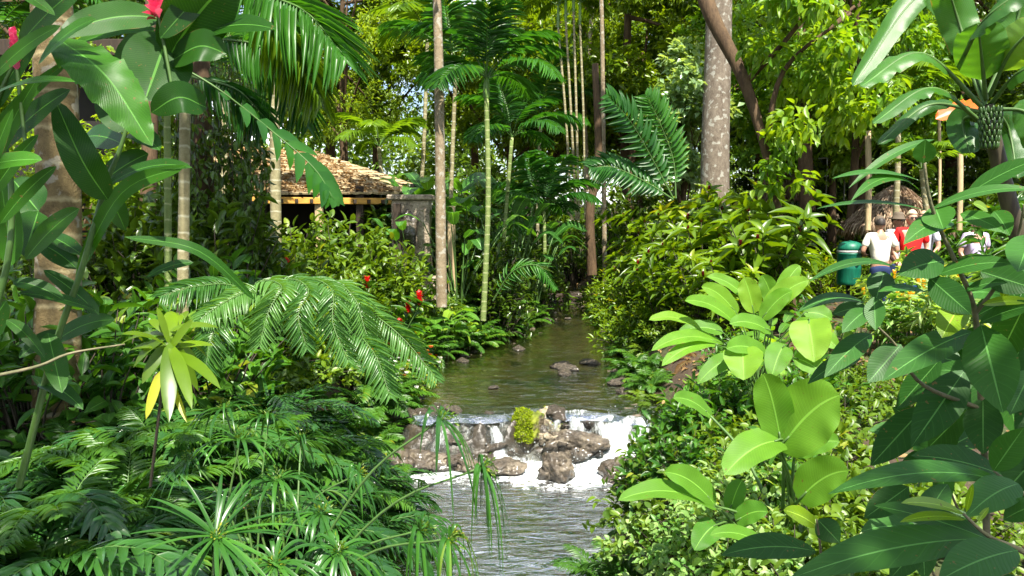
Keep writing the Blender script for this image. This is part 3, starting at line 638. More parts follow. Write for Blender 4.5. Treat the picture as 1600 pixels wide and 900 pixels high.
# stone pier with the carved panel at the cabin's right corner
pier = thing('stone_pier', 'rough stone pier with dark carved panel at the right corner of the cabin', 'pillar', P(645, 430, 12.6)); op = np.array(pier.location)
zt = P(645, 312, 12.6)[2] - op[2]
boxes('shaft', [(0, 0, zt / 2 - .1, .62, .5, zt + .2)], M['stonewall'], pier, .03)
pm2 = rock_mesh(77, .15, .09, .32, .3, 4); pm2.materials.append(M['rock_wet']); o = bpy.data.objects.new('carved_panel', pm2); COL.objects.link(o); o.parent = pier; o.location = (-.03, -.29, zt * .62)
boxes('cap', [(0, 0, zt + .03, .75, .62, .09)], M['stonewall'], pier, .02)
for (px, py0, py1, d, mt, lab) in [(906 - 200, 322, 430, 12.4, 'postwood', 'tan timber post right of the slim pale trunk'), (622, 318, 425, 12.2, 'darkwood', 'tan and brown timber post just left of the stone pier')]:
    a = P(px, py1, d); b = P(px, py0, d)
    tag(boxes('timber_post', [(a[0], a[1], (a[2] + b[2]) / 2 - .2, .12, .12, b[2] - a[2] + .4)], M[mt]), lab, 'post')
# dark house on the far left
hs = thing('house', 'dark timber house with blue grey windows and orange louvres behind the ringed palm trunk', 'house', P(120, 480, 11.5)); oh = np.array(hs.location)
def hb(name, px0, py0, px1, py1, d, mat, th=.06, par=hs, off=0, bevel=.006):
    a = P(px0, py1, d) - oh; b = P(px1, py0, d) - oh
    return boxes(name, [((a[0] + b[0]) / 2, (a[1] + b[1]) / 2 + off, (a[2] + b[2]) / 2, b[0] - a[0], th, b[2] - a[2])], mat, par, bevel)
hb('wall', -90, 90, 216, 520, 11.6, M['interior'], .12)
hb('eave', -110, 72, 225, 96, 11.3, M['darkwood'], .9)
for x0 in (8, 108, 142, 176):
    f = hb('window', x0, 130, x0 + 28, 212, 11.52, M['postwood'], .04); 
    pn = hb('pane', x0 + 3, 134, x0 + 25, 208, 11.49, M['glass'], .012, hs); pn.parent = f
for r_ in range(9):
    hb('louvre', 118, 335 + r_ * 9.5, 212, 341 + r_ * 9.5, 11.42, M['orangewood'], .05, bevel=.004)
hb('railing', -60, 300, 216, 306, 11.1, M['postwood'], .05); hb('railing', -60, 322, 216, 326, 11.1, M['postwood'], .05)
# terraces: low stone border walls, behind the left planting
for (px0, px1, py, d, lab) in [(400, 690, 432, 11.8, 'low stone garden border in front of the cabin'), (140, 260, 432, 9.6, 'low pale stone border between the ringed palm and the cane palm'), (860, 905, 458, 18.1, 'dark low sill across the far end of the stream')]:
    a = P(px0, py, d); b = P(px1, py, d); bl = []
    n = max(2, int((b[0] - a[0]) / .38)); w_ = (b[0] - a[0]) / n
    for r_ in range(2):
        for k in range(n): bl.append((a[0] + (k + .5 + .3 * (r_ - .5)) * w_, a[1] + rs0.randn() * .02, a[2] - .09 - r_ * .2, w_ * .95, .25, .19, rs0.randn() * .04))
    tag(boxes('stone_border', bl, M['stonewall' if d < 15 else 'darkwood'], None, .02), lab, 'low wall')

# thatched shelters
G['thatch'] = leafmat('thatch_straw', (.20, .13, .08), (.48, .36, .26), (.6, .48, .34), trans=.1, rough=.9, spec=.1, tcol=(1, 1, 1))
def thatch(c, rad, h, label, post=True, seed=1):
    r = np.random.RandomState(seed); zg = gzf(c[0], c[1]); th_ = thing('thatched_shelter', label, 'shelter', (c[0], c[1], zg)); z0 = c[2] - zg
    mb = MB(); u = np.linspace(0, 1, 12); a = np.linspace(0, 6.283, 40, endpoint=False)
    rr = rad * (.04 + .96 * u); zz = z0 + h * (1 - u ** 1.25)
    mb.grid(np.stack([rr[:, None] * np.cos(a), rr[:, None] * np.sin(a), np.broadcast_to(zz[:, None], (12, 40)) - .05], -1), closed=True, var=.2)
    n = 5200; uu = .02 + .98 * r.rand(n) ** .6; aa = r.rand(n) * 6.283; rad_ = rad * uu; z = z0 + h * (1 - uu ** 1.25)
    D = np.stack([np.cos(aa) * rad, np.sin(aa) * rad, -h * 1.25 * uu ** .25 - .15], -1); D = nrm(D) + r.randn(n, 3) * .10
    Nn = np.stack([np.cos(aa) * h, np.sin(aa) * h, np.full(n, rad)], -1) + r.randn(n, 3) * .3
    mb.inst(T_NARROW3, frames(D, Nn, .22 + .16 * r.rand(n), .018 + .01 * r.rand(n)), np.stack([rad_ * np.cos(aa), rad_ * np.sin(aa), z + r.rand(n) * .03], -1), r.rand(n))
    emit(mb, 'thatch', G['thatch'], th_)
    mb = MB(); tube(mb, [(0, 0, 0), (0, 0, z0 * .5), (0, 0, z0 + h * .8)], .06, 10); emit(mb, 'post', M['postwood'], th_)
    for k in range(4):
        mb = MB(); a_ = k * 1.57 + .4; tube(mb, [(0, 0, z0 + h * .55), (rad * .85 * math.cos(a_), rad * .85 * math.sin(a_), z0 + .02)], .022, 6); emit(mb, 'rafter', M['darkwood'], th_)
    return th_
thatch(P(1398, 350, 16.5), 1.0, .85, 'round thatched shelter behind the visitors', seed=1)
thatch(P(1222, 300, 19), .75, .65, 'small thatched shelter half hidden in leaves left of the larger one', seed=2)
# railing and timber poles behind on the right
fr = thing('railing_fence', 'thin metal rail fence running through the trees behind the lime green foliage', 'fence', P(1290, 300, 19)); of = np.array(fr.location)
a = P(1235, 250, 19) - of; b = P(1350, 244, 19) - of; M['galv'] = plain('galvanised_rail', (.4, .42, .42), .4, .2, 5, metal=.5)
for dz in (0, -.45): mb = MB(); tube(mb, [a + [0, 0, dz], b + [0, 0, dz]], .022, 8); emit(mb, 'rail', M['galv'], fr)
for u in np.linspace(0, 1, 5): mb = MB(); p = a + (b - a) * u; tube(mb, [p + [0, 0, .05], p - [0, 0, 1.1]], .02, 8); emit(mb, 'post', M['galv'], fr)
for (px, py0, py1, d, r_, lab) in [(1356, 205, 300, 15.5, .06, 'yellowish wooden pole among the dark trunks left of the banana leaves'), (1499, 186, 300, 14, .05, 'tan wooden pole under the dead orange banana leaf'), (1467, 170, 300, 15, .03, 'thin reddish brown pole beside the tan one')]:
    mb = MB(); a = P(px, py1 + 60, d); b = P(px, py0, d); tube(mb, curve([a, (a + b) / 2 + [.02, 0, 0], b], 8), r_, 10); tag(emit(mb, 'wooden_pole', M['postwood']), lab, 'pole')
# ================================================================== plants
# ---- builders: each makes ONE plant at the origin (an Empty with its parts) ready to be copied
def finish(root, parts):
    for nm, mb, mat in parts:
        if mb.v: emit(mb, nm, mat, root)
    return root
def fern(label, seed, nf=13, L=.7, LL=.16, npair=24, wd=.022, leaf='fern', group=None, e0=(.7, 1.3), T=T_NARROW, ang=62, name='fern', cat='fern', k=1.6):
    r = np.random.RandomState(seed); root = thing(name, label, cat, group=group); ms, ml = MB(), MB()
    for i in range(nf):
        az = i * 2.4 + r.randn() * .3; C = arc(r.uniform(*e0), k * (.8 + .4 * r.rand()), L * (.75 + .4 * r.rand()), 10, az)
        frond(ms, ml, C, LL, npair, ang, .22, wd, .006, rs=r, T=T, start=.18, var=.3 + .4 * r.rand(), jit=.1)
    return finish(root, [('stem', ms, M['stem']), ('fronds', ml, G[leaf])])
def bush(label, seed, Rr=.6, H=1.0, tips=70, per=7, LL=.12, wd=.05, leaf='shrub', group=None, T=T_OVAL, name='shrub', cat='shrub', stems=9, flower=None, nfl=14, fs=.035, stem='darkstem', low=.12, droop=.25, z0=0.0):
    """leafy shrub: twigs from the base to tips spread through the volume, leaves along the outer half of each twig"""
    r = np.random.RandomState(seed); root = thing(name, label, cat, group=group); ms, ml, mf = MB(), MB(), MB()
    az = r.rand(tips) * 6.283; rad = Rr * np.sqrt(r.rand(tips)) * (1 + .25 * np.sin(3 * az + seed)); hz = low + (1 - low) * r.rand(tips) ** .8
    hh = H * hz * np.sqrt(np.maximum(1 - (rad / (Rr * 1.35)) ** 2, .1)); tipp = np.stack([rad * np.cos(az), rad * np.sin(az), hh + z0], -1)
    base = np.stack([.25 * rad * np.cos(az), .25 * rad * np.sin(az), np.zeros(tips) + z0 * 0], -1)
    for i in range(0, tips, max(1, tips // (stems * 4))):
        C = curve([base[i], base[i] * .6 + tipp[i] * .4 + [0, 0, .12 * H], tipp[i]], 6); tube(ms, C, np.linspace(.011, .003, 7) * (H ** .5), 4)
    out = nrm(tipp - base * .6 + [0, 0, .1 * H])
    j = np.repeat(np.arange(tips), per); n = len(j); f = .0 + r.rand(n) * 1.0
    pos = tipp[j] - out[j] * (f * LL * 2.2)[:, None] + r.randn(n, 3) * LL * .18
    D = out[j] * .7 + r.randn(n, 3) * .75; D[:, 2] -= droop * r.rand(n) * 2; Nn = np.stack([r.randn(n) * .45, r.randn(n) * .45, np.ones(n)], -1) + out[j] * .5
    ml.inst(T, frames(D, Nn, LL * (.65 + .6 * r.rand(n)), wd * (.7 + .5 * r.rand(n))), pos, np.clip(.5 * r.rand(tips)[j] + .5 * r.rand(n), 0, 1))
    if flower:
        k = r.choice(tips, min(nfl, tips), replace=False); k = k[np.argsort(-hh[k])]
        for i in k:
            m_ = 6; a = np.arange(m_) * 1.047 + r.rand(); D = np.stack([np.cos(a), np.sin(a), .5 + 0 * a], -1); D = D + out[i] * .5
            mf.inst(T_FAR, frames(D, np.tile(out[i], (m_, 1)), fs, fs * .8), np.tile(tipp[i] + out[i] * .03 + [0, 0, .02], (m_, 1)), r.rand(m_))
    return finish(root, [('stem', ms, M[stem]), ('leaves', ml, G[leaf])] + ([('flowers', mf, G[flower])] if flower else []))
def paddles(label, seed, n=12, H=.9, LL=.42, wd=.17, leaf='paddle', group=None, name='broad_leaved_plant', cat='plant', p=.45, q=.55, lean=.5, fold=.12, wave=.05, spread=.16, tilt=.35, tear=False):
    """clump of long stalked paddle leaves"""
    r = np.random.RandomState(seed); root = thing(name, label, cat, group=group); ms, ml = MB(), MB()
    for i in range(n):
        az = i * 2.4 + r.randn() * .25; h = H * (.45 + .6 * r.rand()); ln = lean * h * (.4 + 1.1 * r.rand()); d = np.array([math.cos(az), math.sin(az), 0])
        b = d * spread * r.rand(); e = d * ln + [0, 0, h]; C = curve([b, b * .6 + e * .35 + [0, 0, h * .15], e], 8); tube(ms, C, np.linspace(.010, .005, 9) * (H + .2), 5)
        L_ = LL * (.7 + .5 * r.rand()); t0 = nrm(C[-1] - C[-2]); el = tilt * (1 - 1.6 * r.rand())
        out = nrm(d + [0, 0, 1.1 * (.2 + .8 * r.rand()) - el]); Cl = curve([e, e + out * L_ * .5 + [0, 0, .04 * L_], e + out * L_ - [0, 0, L_ * (.15 + .45 * r.rand())]], 12)
        blade(ml, Cl, wd / 2 * (.8 + .4 * r.rand()), [-d[0] * .3, -d[1] * .3, 1.0] + .25 * r.randn(3), fold, 6, wave, 3 + 3 * r.rand(), r.rand() * 6, r.rand(), p, q, tear=r if tear else None)
    return finish(root, [('stalk', ms, M['stem']), ('leaves', ml, G[leaf])])
def canes(label, seed, n=9, H=1.3, LL=.2, wd=.055, nl=13, leaf='shrub', group=None, name='cane_shrub', cat='shrub', lean=.5, T=T_LANCE, stem='stem', cone=None, twist=1.2, bendz=.3):
    """arching canes with leaves in a loose spiral; optional flower cone at each end"""
    r = np.random.RandomState(seed); root = thing(name, label, cat, group=group); ms, ml, mf = MB(), MB(), MB()
    for i in range(n):
        az = i * 2.4 + r.randn() * .3; h = H * (.65 + .45 * r.rand()); d = np.array([math.cos(az), math.sin(az), 0]); ln = lean * h * (.2 + .9 * r.rand())
        C = curve([d * .05, d * ln * .35 + [0, 0, h * .55], d * ln + [0, 0, h]], 12); tube(ms, C, np.linspace(.010, .005, 13), 5)
        t = np.linspace(.25, 1, nl); ci = np.minimum(t * 12, 11.99); k = ci.astype(int); pos = C[k] + (C[k + 1] - C[k]) * (ci - k)[:, None]
        a = np.arange(nl) * twist + r.rand() * 6; tg = tang(C)[k]
        S = nrm(np.cross(tg, [.3, .2, 1.])); B = np.cross(tg, S); D = np.cos(a)[:, None] * S + np.sin(a)[:, None] * B + tg * .55; D = D + r.randn(nl, 3) * .15; D[:, 2] -= bendz * .3
        ml.inst(T, frames(D, tg + [0, 0, .6] + r.randn(nl, 3) * .25, LL * (.7 + .5 * r.rand(nl)) * (.75 + .4 * t), wd * (.8 + .4 * r.rand(nl))), pos, np.clip(.25 + .5 * r.rand() + .25 * r.randn(nl) * .8, 0, 1))
        # top whorl
        m_ = 5; a = np.arange(m_) * 1.257; D = np.cos(a)[:, None] * S[-1] + np.sin(a)[:, None] * B[-1] + tg[-1] * .9
        ml.inst(T, frames(D, np.tile(tg[-1], (m_, 1)), LL * .7, wd * .8), np.tile(C[-1], (m_, 1)), np.clip(r.rand(m_), 0, 1))
        if cone and i % cone[1] == 0:
            q_ = 26; a = np.arange(q_) * 2.4; z = np.linspace(0, 1, q_); D = np.stack([np.cos(a), np.sin(a), .7 + z], -1)
            s_ = cone[2]; mf.inst(T_FAR, frames(D, np.stack([-np.cos(a), -np.sin(a), 0 * a + .3], -1), s_ * .55, s_ * .4), C[-1] + np.stack([0 * z, 0 * z, z * s_], -1), r.rand(q_))
    return finish(root, [('stem', ms, M[stem]), ('leaves', ml, G[leaf])] + ([('flower', mf, G[cone[0]])] if cone else []))
def straps(label, seed, n=42, LL=.6, wd=.022, leaf='papyrus', group=None, name='strap_leaf_clump', cat='plant', e=(.6, 1.4), k=1.7, spread=.08):
    r = np.random.RandomState(seed); root = thing(name, label, cat, group=group); ml = MB()
    for i in range(n):
        az = i * 2.4; C = arc(r.uniform(*e), k * (.7 + .6 * r.rand()), LL * (.6 + .5 * r.rand()), 9, az) + np.array([math.cos(az), math.sin(az), 0]) * spread * r.rand()
        blade(ml, C, wd / 2, [-math.cos(az) * .5, -math.sin(az) * .5, 1], .3, 2, var=r.rand(), p=.3, q=.6)
    return finish(root, [('leaves', ml, G[leaf])])
def rosette(label, seed, n=26, LL=.35, wd=.05, H=.4, leaf='shrub', group=None, name='rosette_plant', cat='plant', top=None, stem='brownstem'):
    r = np.random.RandomState(seed); root = thing(name, label, cat, group=group); ms, ml, mf = MB(), MB(), MB()
    tube(ms, [(0, 0, 0), (.02, 0, H * .5), (0, 0, H)], .012, 6)
    for i in range(n):
        az = i * 2.4; f = i / n; e = -.1 + 1.35 * f; z = H * (.65 + .35 * f); C = arc(e + .3, .9 * (1.2 - f), LL * (.75 + .35 * r.rand()) * (1.1 - .35 * f), 8, az) + [0, 0, z]
        blade(ml if not (top and f > .72) else mf, C, wd / 2, [-math.cos(az) * .6, -math.sin(az) * .6, 1], .25, 2, var=r.rand(), p=.5, q=.9)
    return finish(root, [('stem', ms, M[stem]), ('leaves', ml, G[leaf])] + ([('top_leaves', mf, G[top])] if top else []))

# palm fronds are shared meshes; each frond on a palm is a part of its own
def frond_mesh(seed, L, LL, npair, e0, k, ang=58, droop=.35, wd=.04, leaf='palm', rr=.014, vee=.25):
    r = np.random.RandomState(seed); ms, ml = MB(), MB()
    frond(ms, ml, arc(e0, k, L, 14), LL, npair, ang, droop, wd, rr, rs=r, start=.2, T=T_NARROW, vee=vee, jit=.06, p=.45, q=.55)
    return ms.mesh('frond_stalk', M['stem']), ml.mesh('frond', G[leaf])
FM = {}
for nm, a in dict(areca=[(1, 1.9, .62, 26, 1.15, 1.5), (2, 1.8, .6, 24, .8, 1.5), (3, 2.0, .62, 26, 1.4, 1.2), (4, 1.7, .58, 24, .45, 1.3)],
                  big=[(5, 3.4, .95, 40, 1.1, 1.7), (6, 3.4, .9, 38, .8, 1.9), (7, 3.2, .9, 38, 1.35, 1.4)]).items():
    FM[nm] = [frond_mesh(s, L_, LL, n, e, k, wd=.055 if nm == 'areca' else .06) for s, L_, LL, n, e, k in a]
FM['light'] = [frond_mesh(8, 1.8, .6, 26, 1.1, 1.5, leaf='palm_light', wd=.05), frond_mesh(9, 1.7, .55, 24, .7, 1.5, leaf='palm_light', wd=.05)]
def palm(label, base, top, rad, fr='areca', nf=9, seed=0, scale=1., bark='areca', group=None, fan=(0, 6.283), shaft=None, spear=True):
    """trunk from base to top (world points), crown of fronds"""
    r = np.random.RandomState(seed); base = np.asarray(base, float); top = np.asarray(top, float)
    root = thing('palm_tree', label, 'palm', base, group=group); ms = MB(); v = top - base
    C = curve([(0, 0, -.2), v * .5 + [r.randn() * .03, r.randn() * .03, 0], v], 14); tube(ms, C, np.linspace(rad, rad * .8, 15), 14); emit(ms, 'trunk', M[bark], root)
    if nf and shaft:
        mc = MB(); tube(mc, [v - [0, 0, .05], v + [0, 0, shaft * .5], v + [0, 0, shaft]], [rad * 1.1, rad * 1.15, rad * .6], 12); emit(mc, 'crownshaft', M['crownshaft'], root)
    for i in range(nf):
        a = fan[0] + (fan[1] - fan[0]) * ((i * .382) % 1) + r.randn() * .1; st, lf = FM[fr][i % len(FM[fr])]
        o = bpy.data.objects.new('frond', lf); COL.objects.link(o); o.parent = root; o.location = v + [0, 0, (shaft or 0) * .9]; s = scale * (.85 + .3 * r.rand()); o.scale = (s, s, s); o.rotation_euler = (r.randn() * .12, r.randn() * .12, a)
        q_ = bpy.data.objects.new('frond_stalk', st); COL.objects.link(q_); q_.parent = o
    return root
M['crownshaft'] = plain('green_crownshaft', (.16, .26, .06), .4, .3, 6, c2=(.09, .17, .03), stretch=(1, 1, .3))

# trees
def tree(label, seed, H=9, cz=6, Rr=2.6, Rz=2.2, ncl=26, per=420, LL=.16, wd=.085, leaf='mid', bark='brownbark', tr=.16, name='tree', cat='tree', T=T_FAR, droop=.2, clump=.85, group=None, fork=.45, lean=(0, 0), limbs=14):
    r = np.random.RandomState(seed); root = thing(name, label, cat, group=group); ms, ml = MB(), MB()
    top = np.array([lean[0], lean[1], H * .72]); C = curve([(0, 0, -.3), top * .5 + [r.randn() * .1, r.randn() * .1, 0], top], 12); tube(ms, C, np.linspace(tr, tr * .4, 13), 10)
    a = r.rand(ncl) * 6.283; z = r.uniform(-1, 1, ncl); rr = np.sqrt(1 - z * z) * (.55 + .5 * r.rand(ncl))
    cc = np.stack([rr * np.cos(a) * Rr + lean[0], rr * np.sin(a) * Rr + lean[1], cz + z * Rz * (.8 + .3 * r.rand(ncl))], -1)
    for i in range(min(limbs, ncl)):
        s_ = C[int(12 * min(.97, fork + .5 * r.rand()))]; e = cc[i]; m_ = (s_ + e) / 2 + [r.randn() * .15, r.randn() * .15, .1]; tube(ms, curve([s_, m_, e], 6), np.linspace(tr * .38, tr * .07, 7), 5)
    j = np.repeat(np.arange(ncl), per); n = len(j); u = nrm(r.randn(n, 3)); cs = (clump * (.6 + .7 * r.rand(ncl)))[j]
    # sprays: leaves gathered along short twigs inside each clump
    sp = r.randint(0, 26, n); key = j * 26 + sp; tw = nrm(r.randn(ncl * 26, 3)); tl = .35 + .65 * r.rand(ncl * 26) ** .5
    base = tw[key] * (tl[key] * cs)[:, None] * [1, 1, .7]; pos = cc[j] + base + r.randn(n, 3) * cs[:, None] * .10
    D = tw[key] * .6 + r.randn(n, 3) * .6; D[:, 2] -= droop; Nn = np.stack([r.randn(n) * .5, r.randn(n) * .5, np.ones(n)], -1) + tw[key] * .4
    ml.inst(T, frames(D, Nn, LL * (.7 + .6 * r.rand(n)), wd * (.7 + .5 * r.rand(n))), pos, np.clip(.45 * r.rand(ncl)[j] + .25 * r.rand(ncl * 26)[key] + .35 * r.rand(n), 0, 1))
    return finish(root, [('trunk', ms, M[bark]), ('crown', ml, G[leaf])])

def place(o, px, py, d, rz=0, s=1.0, label=None, group=None, sink=.03, first=True):
    """stand plant o on the ground below photo column px at depth d (py None) or at the given pixel"""
    p = P(px, py if py is not None else 450, d)
    if py is None:
        L_, R_ = float(np.interp(p[1], YS, LE)) - .08, float(np.interp(p[1], YS, RE)) + .08
        if L_ < p[0] < R_: p[0] = L_ - .12 * rs0.rand() if p[0] - L_ < R_ - p[0] else R_ + .12 * rs0.rand()
    z = gzf(p[0], p[1]) - sink if py is None else p[2]
    loc = (p[0], p[1], z)
    if first:
        o.location = loc; o.rotation_euler = (0, 0, rz); o.scale = (s,) * 3
        if label: o['label'] = label
        if group: o['group'] = group
        return o
    return copy_thing(o, loc, rz, label or o['label'], s, group)
USED = set()
def put(proto, px, d, s=1.0, label=None, group=None, rz=None, py=None, sink=.03):
    first = proto.name not in USED; USED.add(proto.name)
    return place(proto, px, py, d, rs0.rand() * 6.283 if rz is None else rz, s, label, group, sink, first)
def scatter(proto, pts, group, label=None):
    for p in pts:
        px, d = p[:2]; s = p[2] if len(p) > 2 else .85 + .35 * rs0.rand(); put(proto, px, d, s, label, group)

# ------------------------------------------------------------------ BACKDROP trees
tA = tree('yellow green feathery tree rising behind the cabin roof', 11, 13, 8.5, 3.6, 4.2, 34, 520, .17, .07, 'olive', tr=.18, clump=1.15)
tB = tree('broad bright green tree right of the slim palm trunks', 12, 13, 8.6, 4.0, 4.0, 40, 560, .24, .13, 'mid', tr=.22, clump=1.15)
tC = tree('dark leafed tree', 13, 12, 6.5, 3.4, 4.4, 34, 560, .2, .10, 'dark', tr=.2, clump=1.2)
tD = tree('lime green tree with yellow leaves hanging over the right bank', 14, 10, 5.8, 2.5, 2.7, 34, 380, .19, .10, 'lime', tr=.12, clump=.8, droop=.35)
tE = tree('pale shiny leafed shrub tree left of the big grey trunk', 15, 4.6, 3.7, .72, 1.2, 22, 300, .15, .11, 'pale', tr=.07, clump=.42)
bg_ = [  # proto, px, depth, scale, label
    (tA, 545, 27, 1.0, None), (tA, 590, 37, 1.25, 'yellow green tree far behind the ridge of the cabin roof'), (tB, 520, 34, 1.2, 'bright green tree far behind the cabin roof'), (tA, 430, 31, 1.1, 'yellow green tree behind the long hanging palm frond on the left'),
    (tB, 975, 23, .95, 'broad bright green tree right of the slim palm trunks'), (tB, 870, 36, 1.1, 'mid green tree far behind the clustered cane palm stems'), (tB, 1060, 33, 1.15, 'tall green tree behind the pale shiny shrub tree'),
    (tB, 1180, 30, 1.0, 'green tree behind the big grey trunk'), (tB, 745, 38, 1.1, 'far green tree behind the slim pale trunk'),
    (tC, 1330, 23, 1.0, 'dark leafed tree behind the arching banana leaves'), (tC, 1480, 22, 1.05, 'dark leafed tree behind the banana crown on the far right'), (tC, 300, 20, .95, 'dark leafed tree behind the cane palm on the left'),
    (tB, 1000, 24, .7, 'low green leafed tree behind the big fan of fronds'), (tC, 90, 21, 1.0, 'dark leafed tree behind the house on the far left'), (tB, 800, 27, .8, 'mid green tree behind the green cane palm'),
    (tC, 1640, 19, 1.0, 'dark leafed tree at the right edge of the picture'), (tC, 1220, 22, .75, 'low dark tree behind the lime green leaves'),
    (tD, 1320, 17, .95, None), (tD, 1300, 19, 1.0, 'lime green tree farther back between the dark trunk and the banana leaves'), (tD, 1215, 19, .9, 'lime green tree behind the grey trunk, right side'),
    (tE, 1066, 15.5, 1.0, None), (tD, 128, 10.6, .45, 'small bright leafed tree in front of the house on the far left'),  (tB, 1400, 30, 1.1, 'green tree far behind the thatched shelter'), (tB, 180, 30, 1.1, 'green tree far behind the house roof'), (tA, 1540, 29, 1.0, 'yellow green tree far behind the banana plant')]
for pr, px, d, s, lab in bg_: put(pr, px, d, s, lab)
# the far wood that closes the view
r = np.random.RandomState(5); ml, ms = MB(), MB(); n = 60000
az = r.uniform(-.75, .75, n); dd = r.uniform(44, 62, n); hh = gz(dd * np.sin(az), dd * np.cos(az)); top = 6.5 + 2.5 * np.sin(az * 9 + 1) + 2. * np.sin(az * 23)
cl = r.rand(900, 3); ci = r.randint(0, 900, n); azc = -.78 + 1.56 * cl[ci, 0]; dc = 44 + 18 * cl[ci, 1]; zc = cl[ci, 2] ** .8 * (7.5 + 2.5 * np.sin(azc * 9 + 1) + 2 * np.sin(azc * 23))
pos = np.stack([dc * np.sin(azc), dc * np.cos(azc), gz(dc * np.sin(azc), dc * np.cos(azc)) + zc], -1) + nrm(r.randn(n, 3)) * (1.5 * r.rand(n) ** .4)[:, None]
ml.inst(T_FAR, frames(r.randn(n, 3) * [1, 1, .5] - [0, 0, .3], np.stack([r.randn(n) * .6, r.randn(n) * .6 - .4, np.ones(n)], -1), .42, .28), pos, np.clip(.6 * r.rand(900)[ci] + .4 * r.rand(n), 0, 1))
kind(emit(ml, 'far_wood', G['mid']), 'stuff', 'far wood closing the view behind the garden trees')

# shade trees: their crowns hang over the banks above and behind the photographer
tS = tree('tall shade tree whose crown spreads over the left bank', 21, 13, 10.2, 3.3, 1.5, 28, 240, .3, .16, 'mid', tr=.28, clump=1.0)
put(tS, 800, 1, 1.0, None); tS.location = (-4.3, -2.3, .8)
for (x, y, s, lab) in [(2.8, -3.3, .7, 'tall shade tree directly behind the photographer')]:
    copy_thing(tS, (x, y, .8), x * 1.7, lab, s)

# ------------------------------------------------------------------ trunks seen as trunks
def trunk_thing(label, pts, radii, bark, name='tree', cat='tree', n=16, k=16, limbs=(), crown=None):
    base = np.array(pts[0], float); root = thing(name, label, cat, base); ms = MB(); C = curve(np.array(pts) - base, n); tube(ms, C, np.interp(np.linspace(0, 1, n + 1), np.linspace(0, 1, len(radii)), radii), k)
    for lp, lr in limbs: tube(ms, curve(np.array(lp) - base, 10), np.linspace(lr[0], lr[1], 11), 8)
    emit(ms, 'trunk', M[bark], root)
    if crown:
        r = np.random.RandomState(crown['seed']); ml = MB()
        for c, R_, n_ in crown['clumps']:
            c = np.array(c) - base; u = nrm(r.randn(n_, 3)) * (R_ * r.rand(n_)[:, None] ** .45); D = r.randn(n_, 3) * .7 + nrm(u) * .5; D[:, 2] -= crown.get('droop', .3)
            ml.inst(crown.get('T', T_FAR), frames(D, np.stack([r.randn(n_) * .5, r.randn(n_) * .5, np.ones(n_)], -1), crown['LL'] * (.7 + .6 * r.rand(n_)), crown['wd']), c + u * [1, 1, .75], np.clip(r.rand() * .4 + .6 * r.rand(n_), 0, 1))
        emit(ml, 'crown', G[crown['leaf']], root)
    return root
def col(pxs, d, rad, bark, label, **kw):
    pts = [P(px, py, d) for px, py in pxs]; return trunk_thing(label, pts, [rad[0], rad[-1]] if len(rad) == 2 else rad, bark, **kw)
# big grey trunk
b0 = P(1118, 440, 14); t0 = P(1120, 40, 14)
trunk_thing('big straight grey barked tree with pale lichen right of the stream', [b0 - [0, 0, .3], (b0 + t0) / 2 + [-.02, 0, 0], t0 + [0.02, 0, 1.0], t0 + [-.2, 0, 4.5]], [.29, .26, .23, .2], 'greybark', n=20, k=20,
            limbs=[([t0 + [0, 0, 2.5], t0 + [1.2, .5, 4.2], t0 + [2.6, .5, 5.2]], (.1, .04)), ([t0 + [0, 0, 3], t0 + [-1.4, .3, 4.4], t0 + [-2.4, .5, 5.0]], (.1, .04))],
            crown=dict(seed=3, leaf='mid', LL=.2, wd=.11, clumps=[(t0 + [r.uniform(-2.8, 2.8), r.uniform(-2, 2), 5 + r.uniform(-.5, 1.5)], 1.0, 420) for _ in range(16)]))
# leaning dark trunk with its leaves
p_ = [P(1250, 560, 10.5), P(1225, 380, 10.5), P(1196, 235, 10.5), P(1160, 120, 10.6), P(1108, 15, 10.8), P(1085, -80, 11)]
rr = np.random.RandomState(9)
trunk_thing('leaning dark brown trunk crossing in front of the big grey trunk', p_, [.04, .05, .06, .085, .115, .125], 'brownbark', n=22, k=14,
            limbs=[([P(1196, 235, 10.5), P(1225, 110, 10.3), P(1330, 20, 10)], (.05, .02)), ([P(1165, 130, 10.6), P(1230, 60, 10.2), P(1300, -30, 10)], (.05, .02))],
            crown=dict(seed=8, leaf='lime', LL=.17, wd=.075, T=T_OVAL, droop=.6, clumps=[(P(rr.uniform(1195, 1400), rr.uniform(-60, 215) , rr.uniform(9.6, 11)), .36, 75) for _ in range(26)] + [(P(1205 + rr.uniform(-20, 45), 190 + 18 * k, 10.2), .22, 34) for k in range(7)]))
col([(1262, 330), (1257, 215), (1252, 60), (1250, -40)], 17, [.17, .13], 'brownbark', 'dark brown trunk standing behind the lime green leaves')
col([(1345, 330), (1352, 200), (1365, 60)], 19, [.2, .16], 'brownbark', 'dim brown trunk behind the rail fence')
col([(322, 500), (316, 300), (312, 120), (308, -60)], 8.5, [.13, .11], 'brownbark', 'rough dark barked trunk behind the pale ringed canes on the left')
col([(228, 480), (232, 300), (236, 150), (240, -60)], 10, [.11, .09], 'brownbark', 'rough trunk between the house and the red ginger leaves')
col([(945, 450), (943, 240), (941, 60), (938, -60)], 17, [.055, .045], 'slimbark', 'slim straight brown trunk beyond the stream bend')
col([(918, 300), (914, 170), (922, 60), (930, -60)], 21, [.07, .05], 'slimbark', 'slim pale curving trunk beside the clustered palm stems')
col([(925, 430), (922, 330), (935, 250), (930, 100)], 16, [.11, .07], 'brownbark', 'dark leaning trunk in the shade at the far bend of the stream')
col([(980, 420), (986, 300), (990, 120)], 22, [.12, .09], 'brownbark', 'dark trunk in the shade behind the large frond')
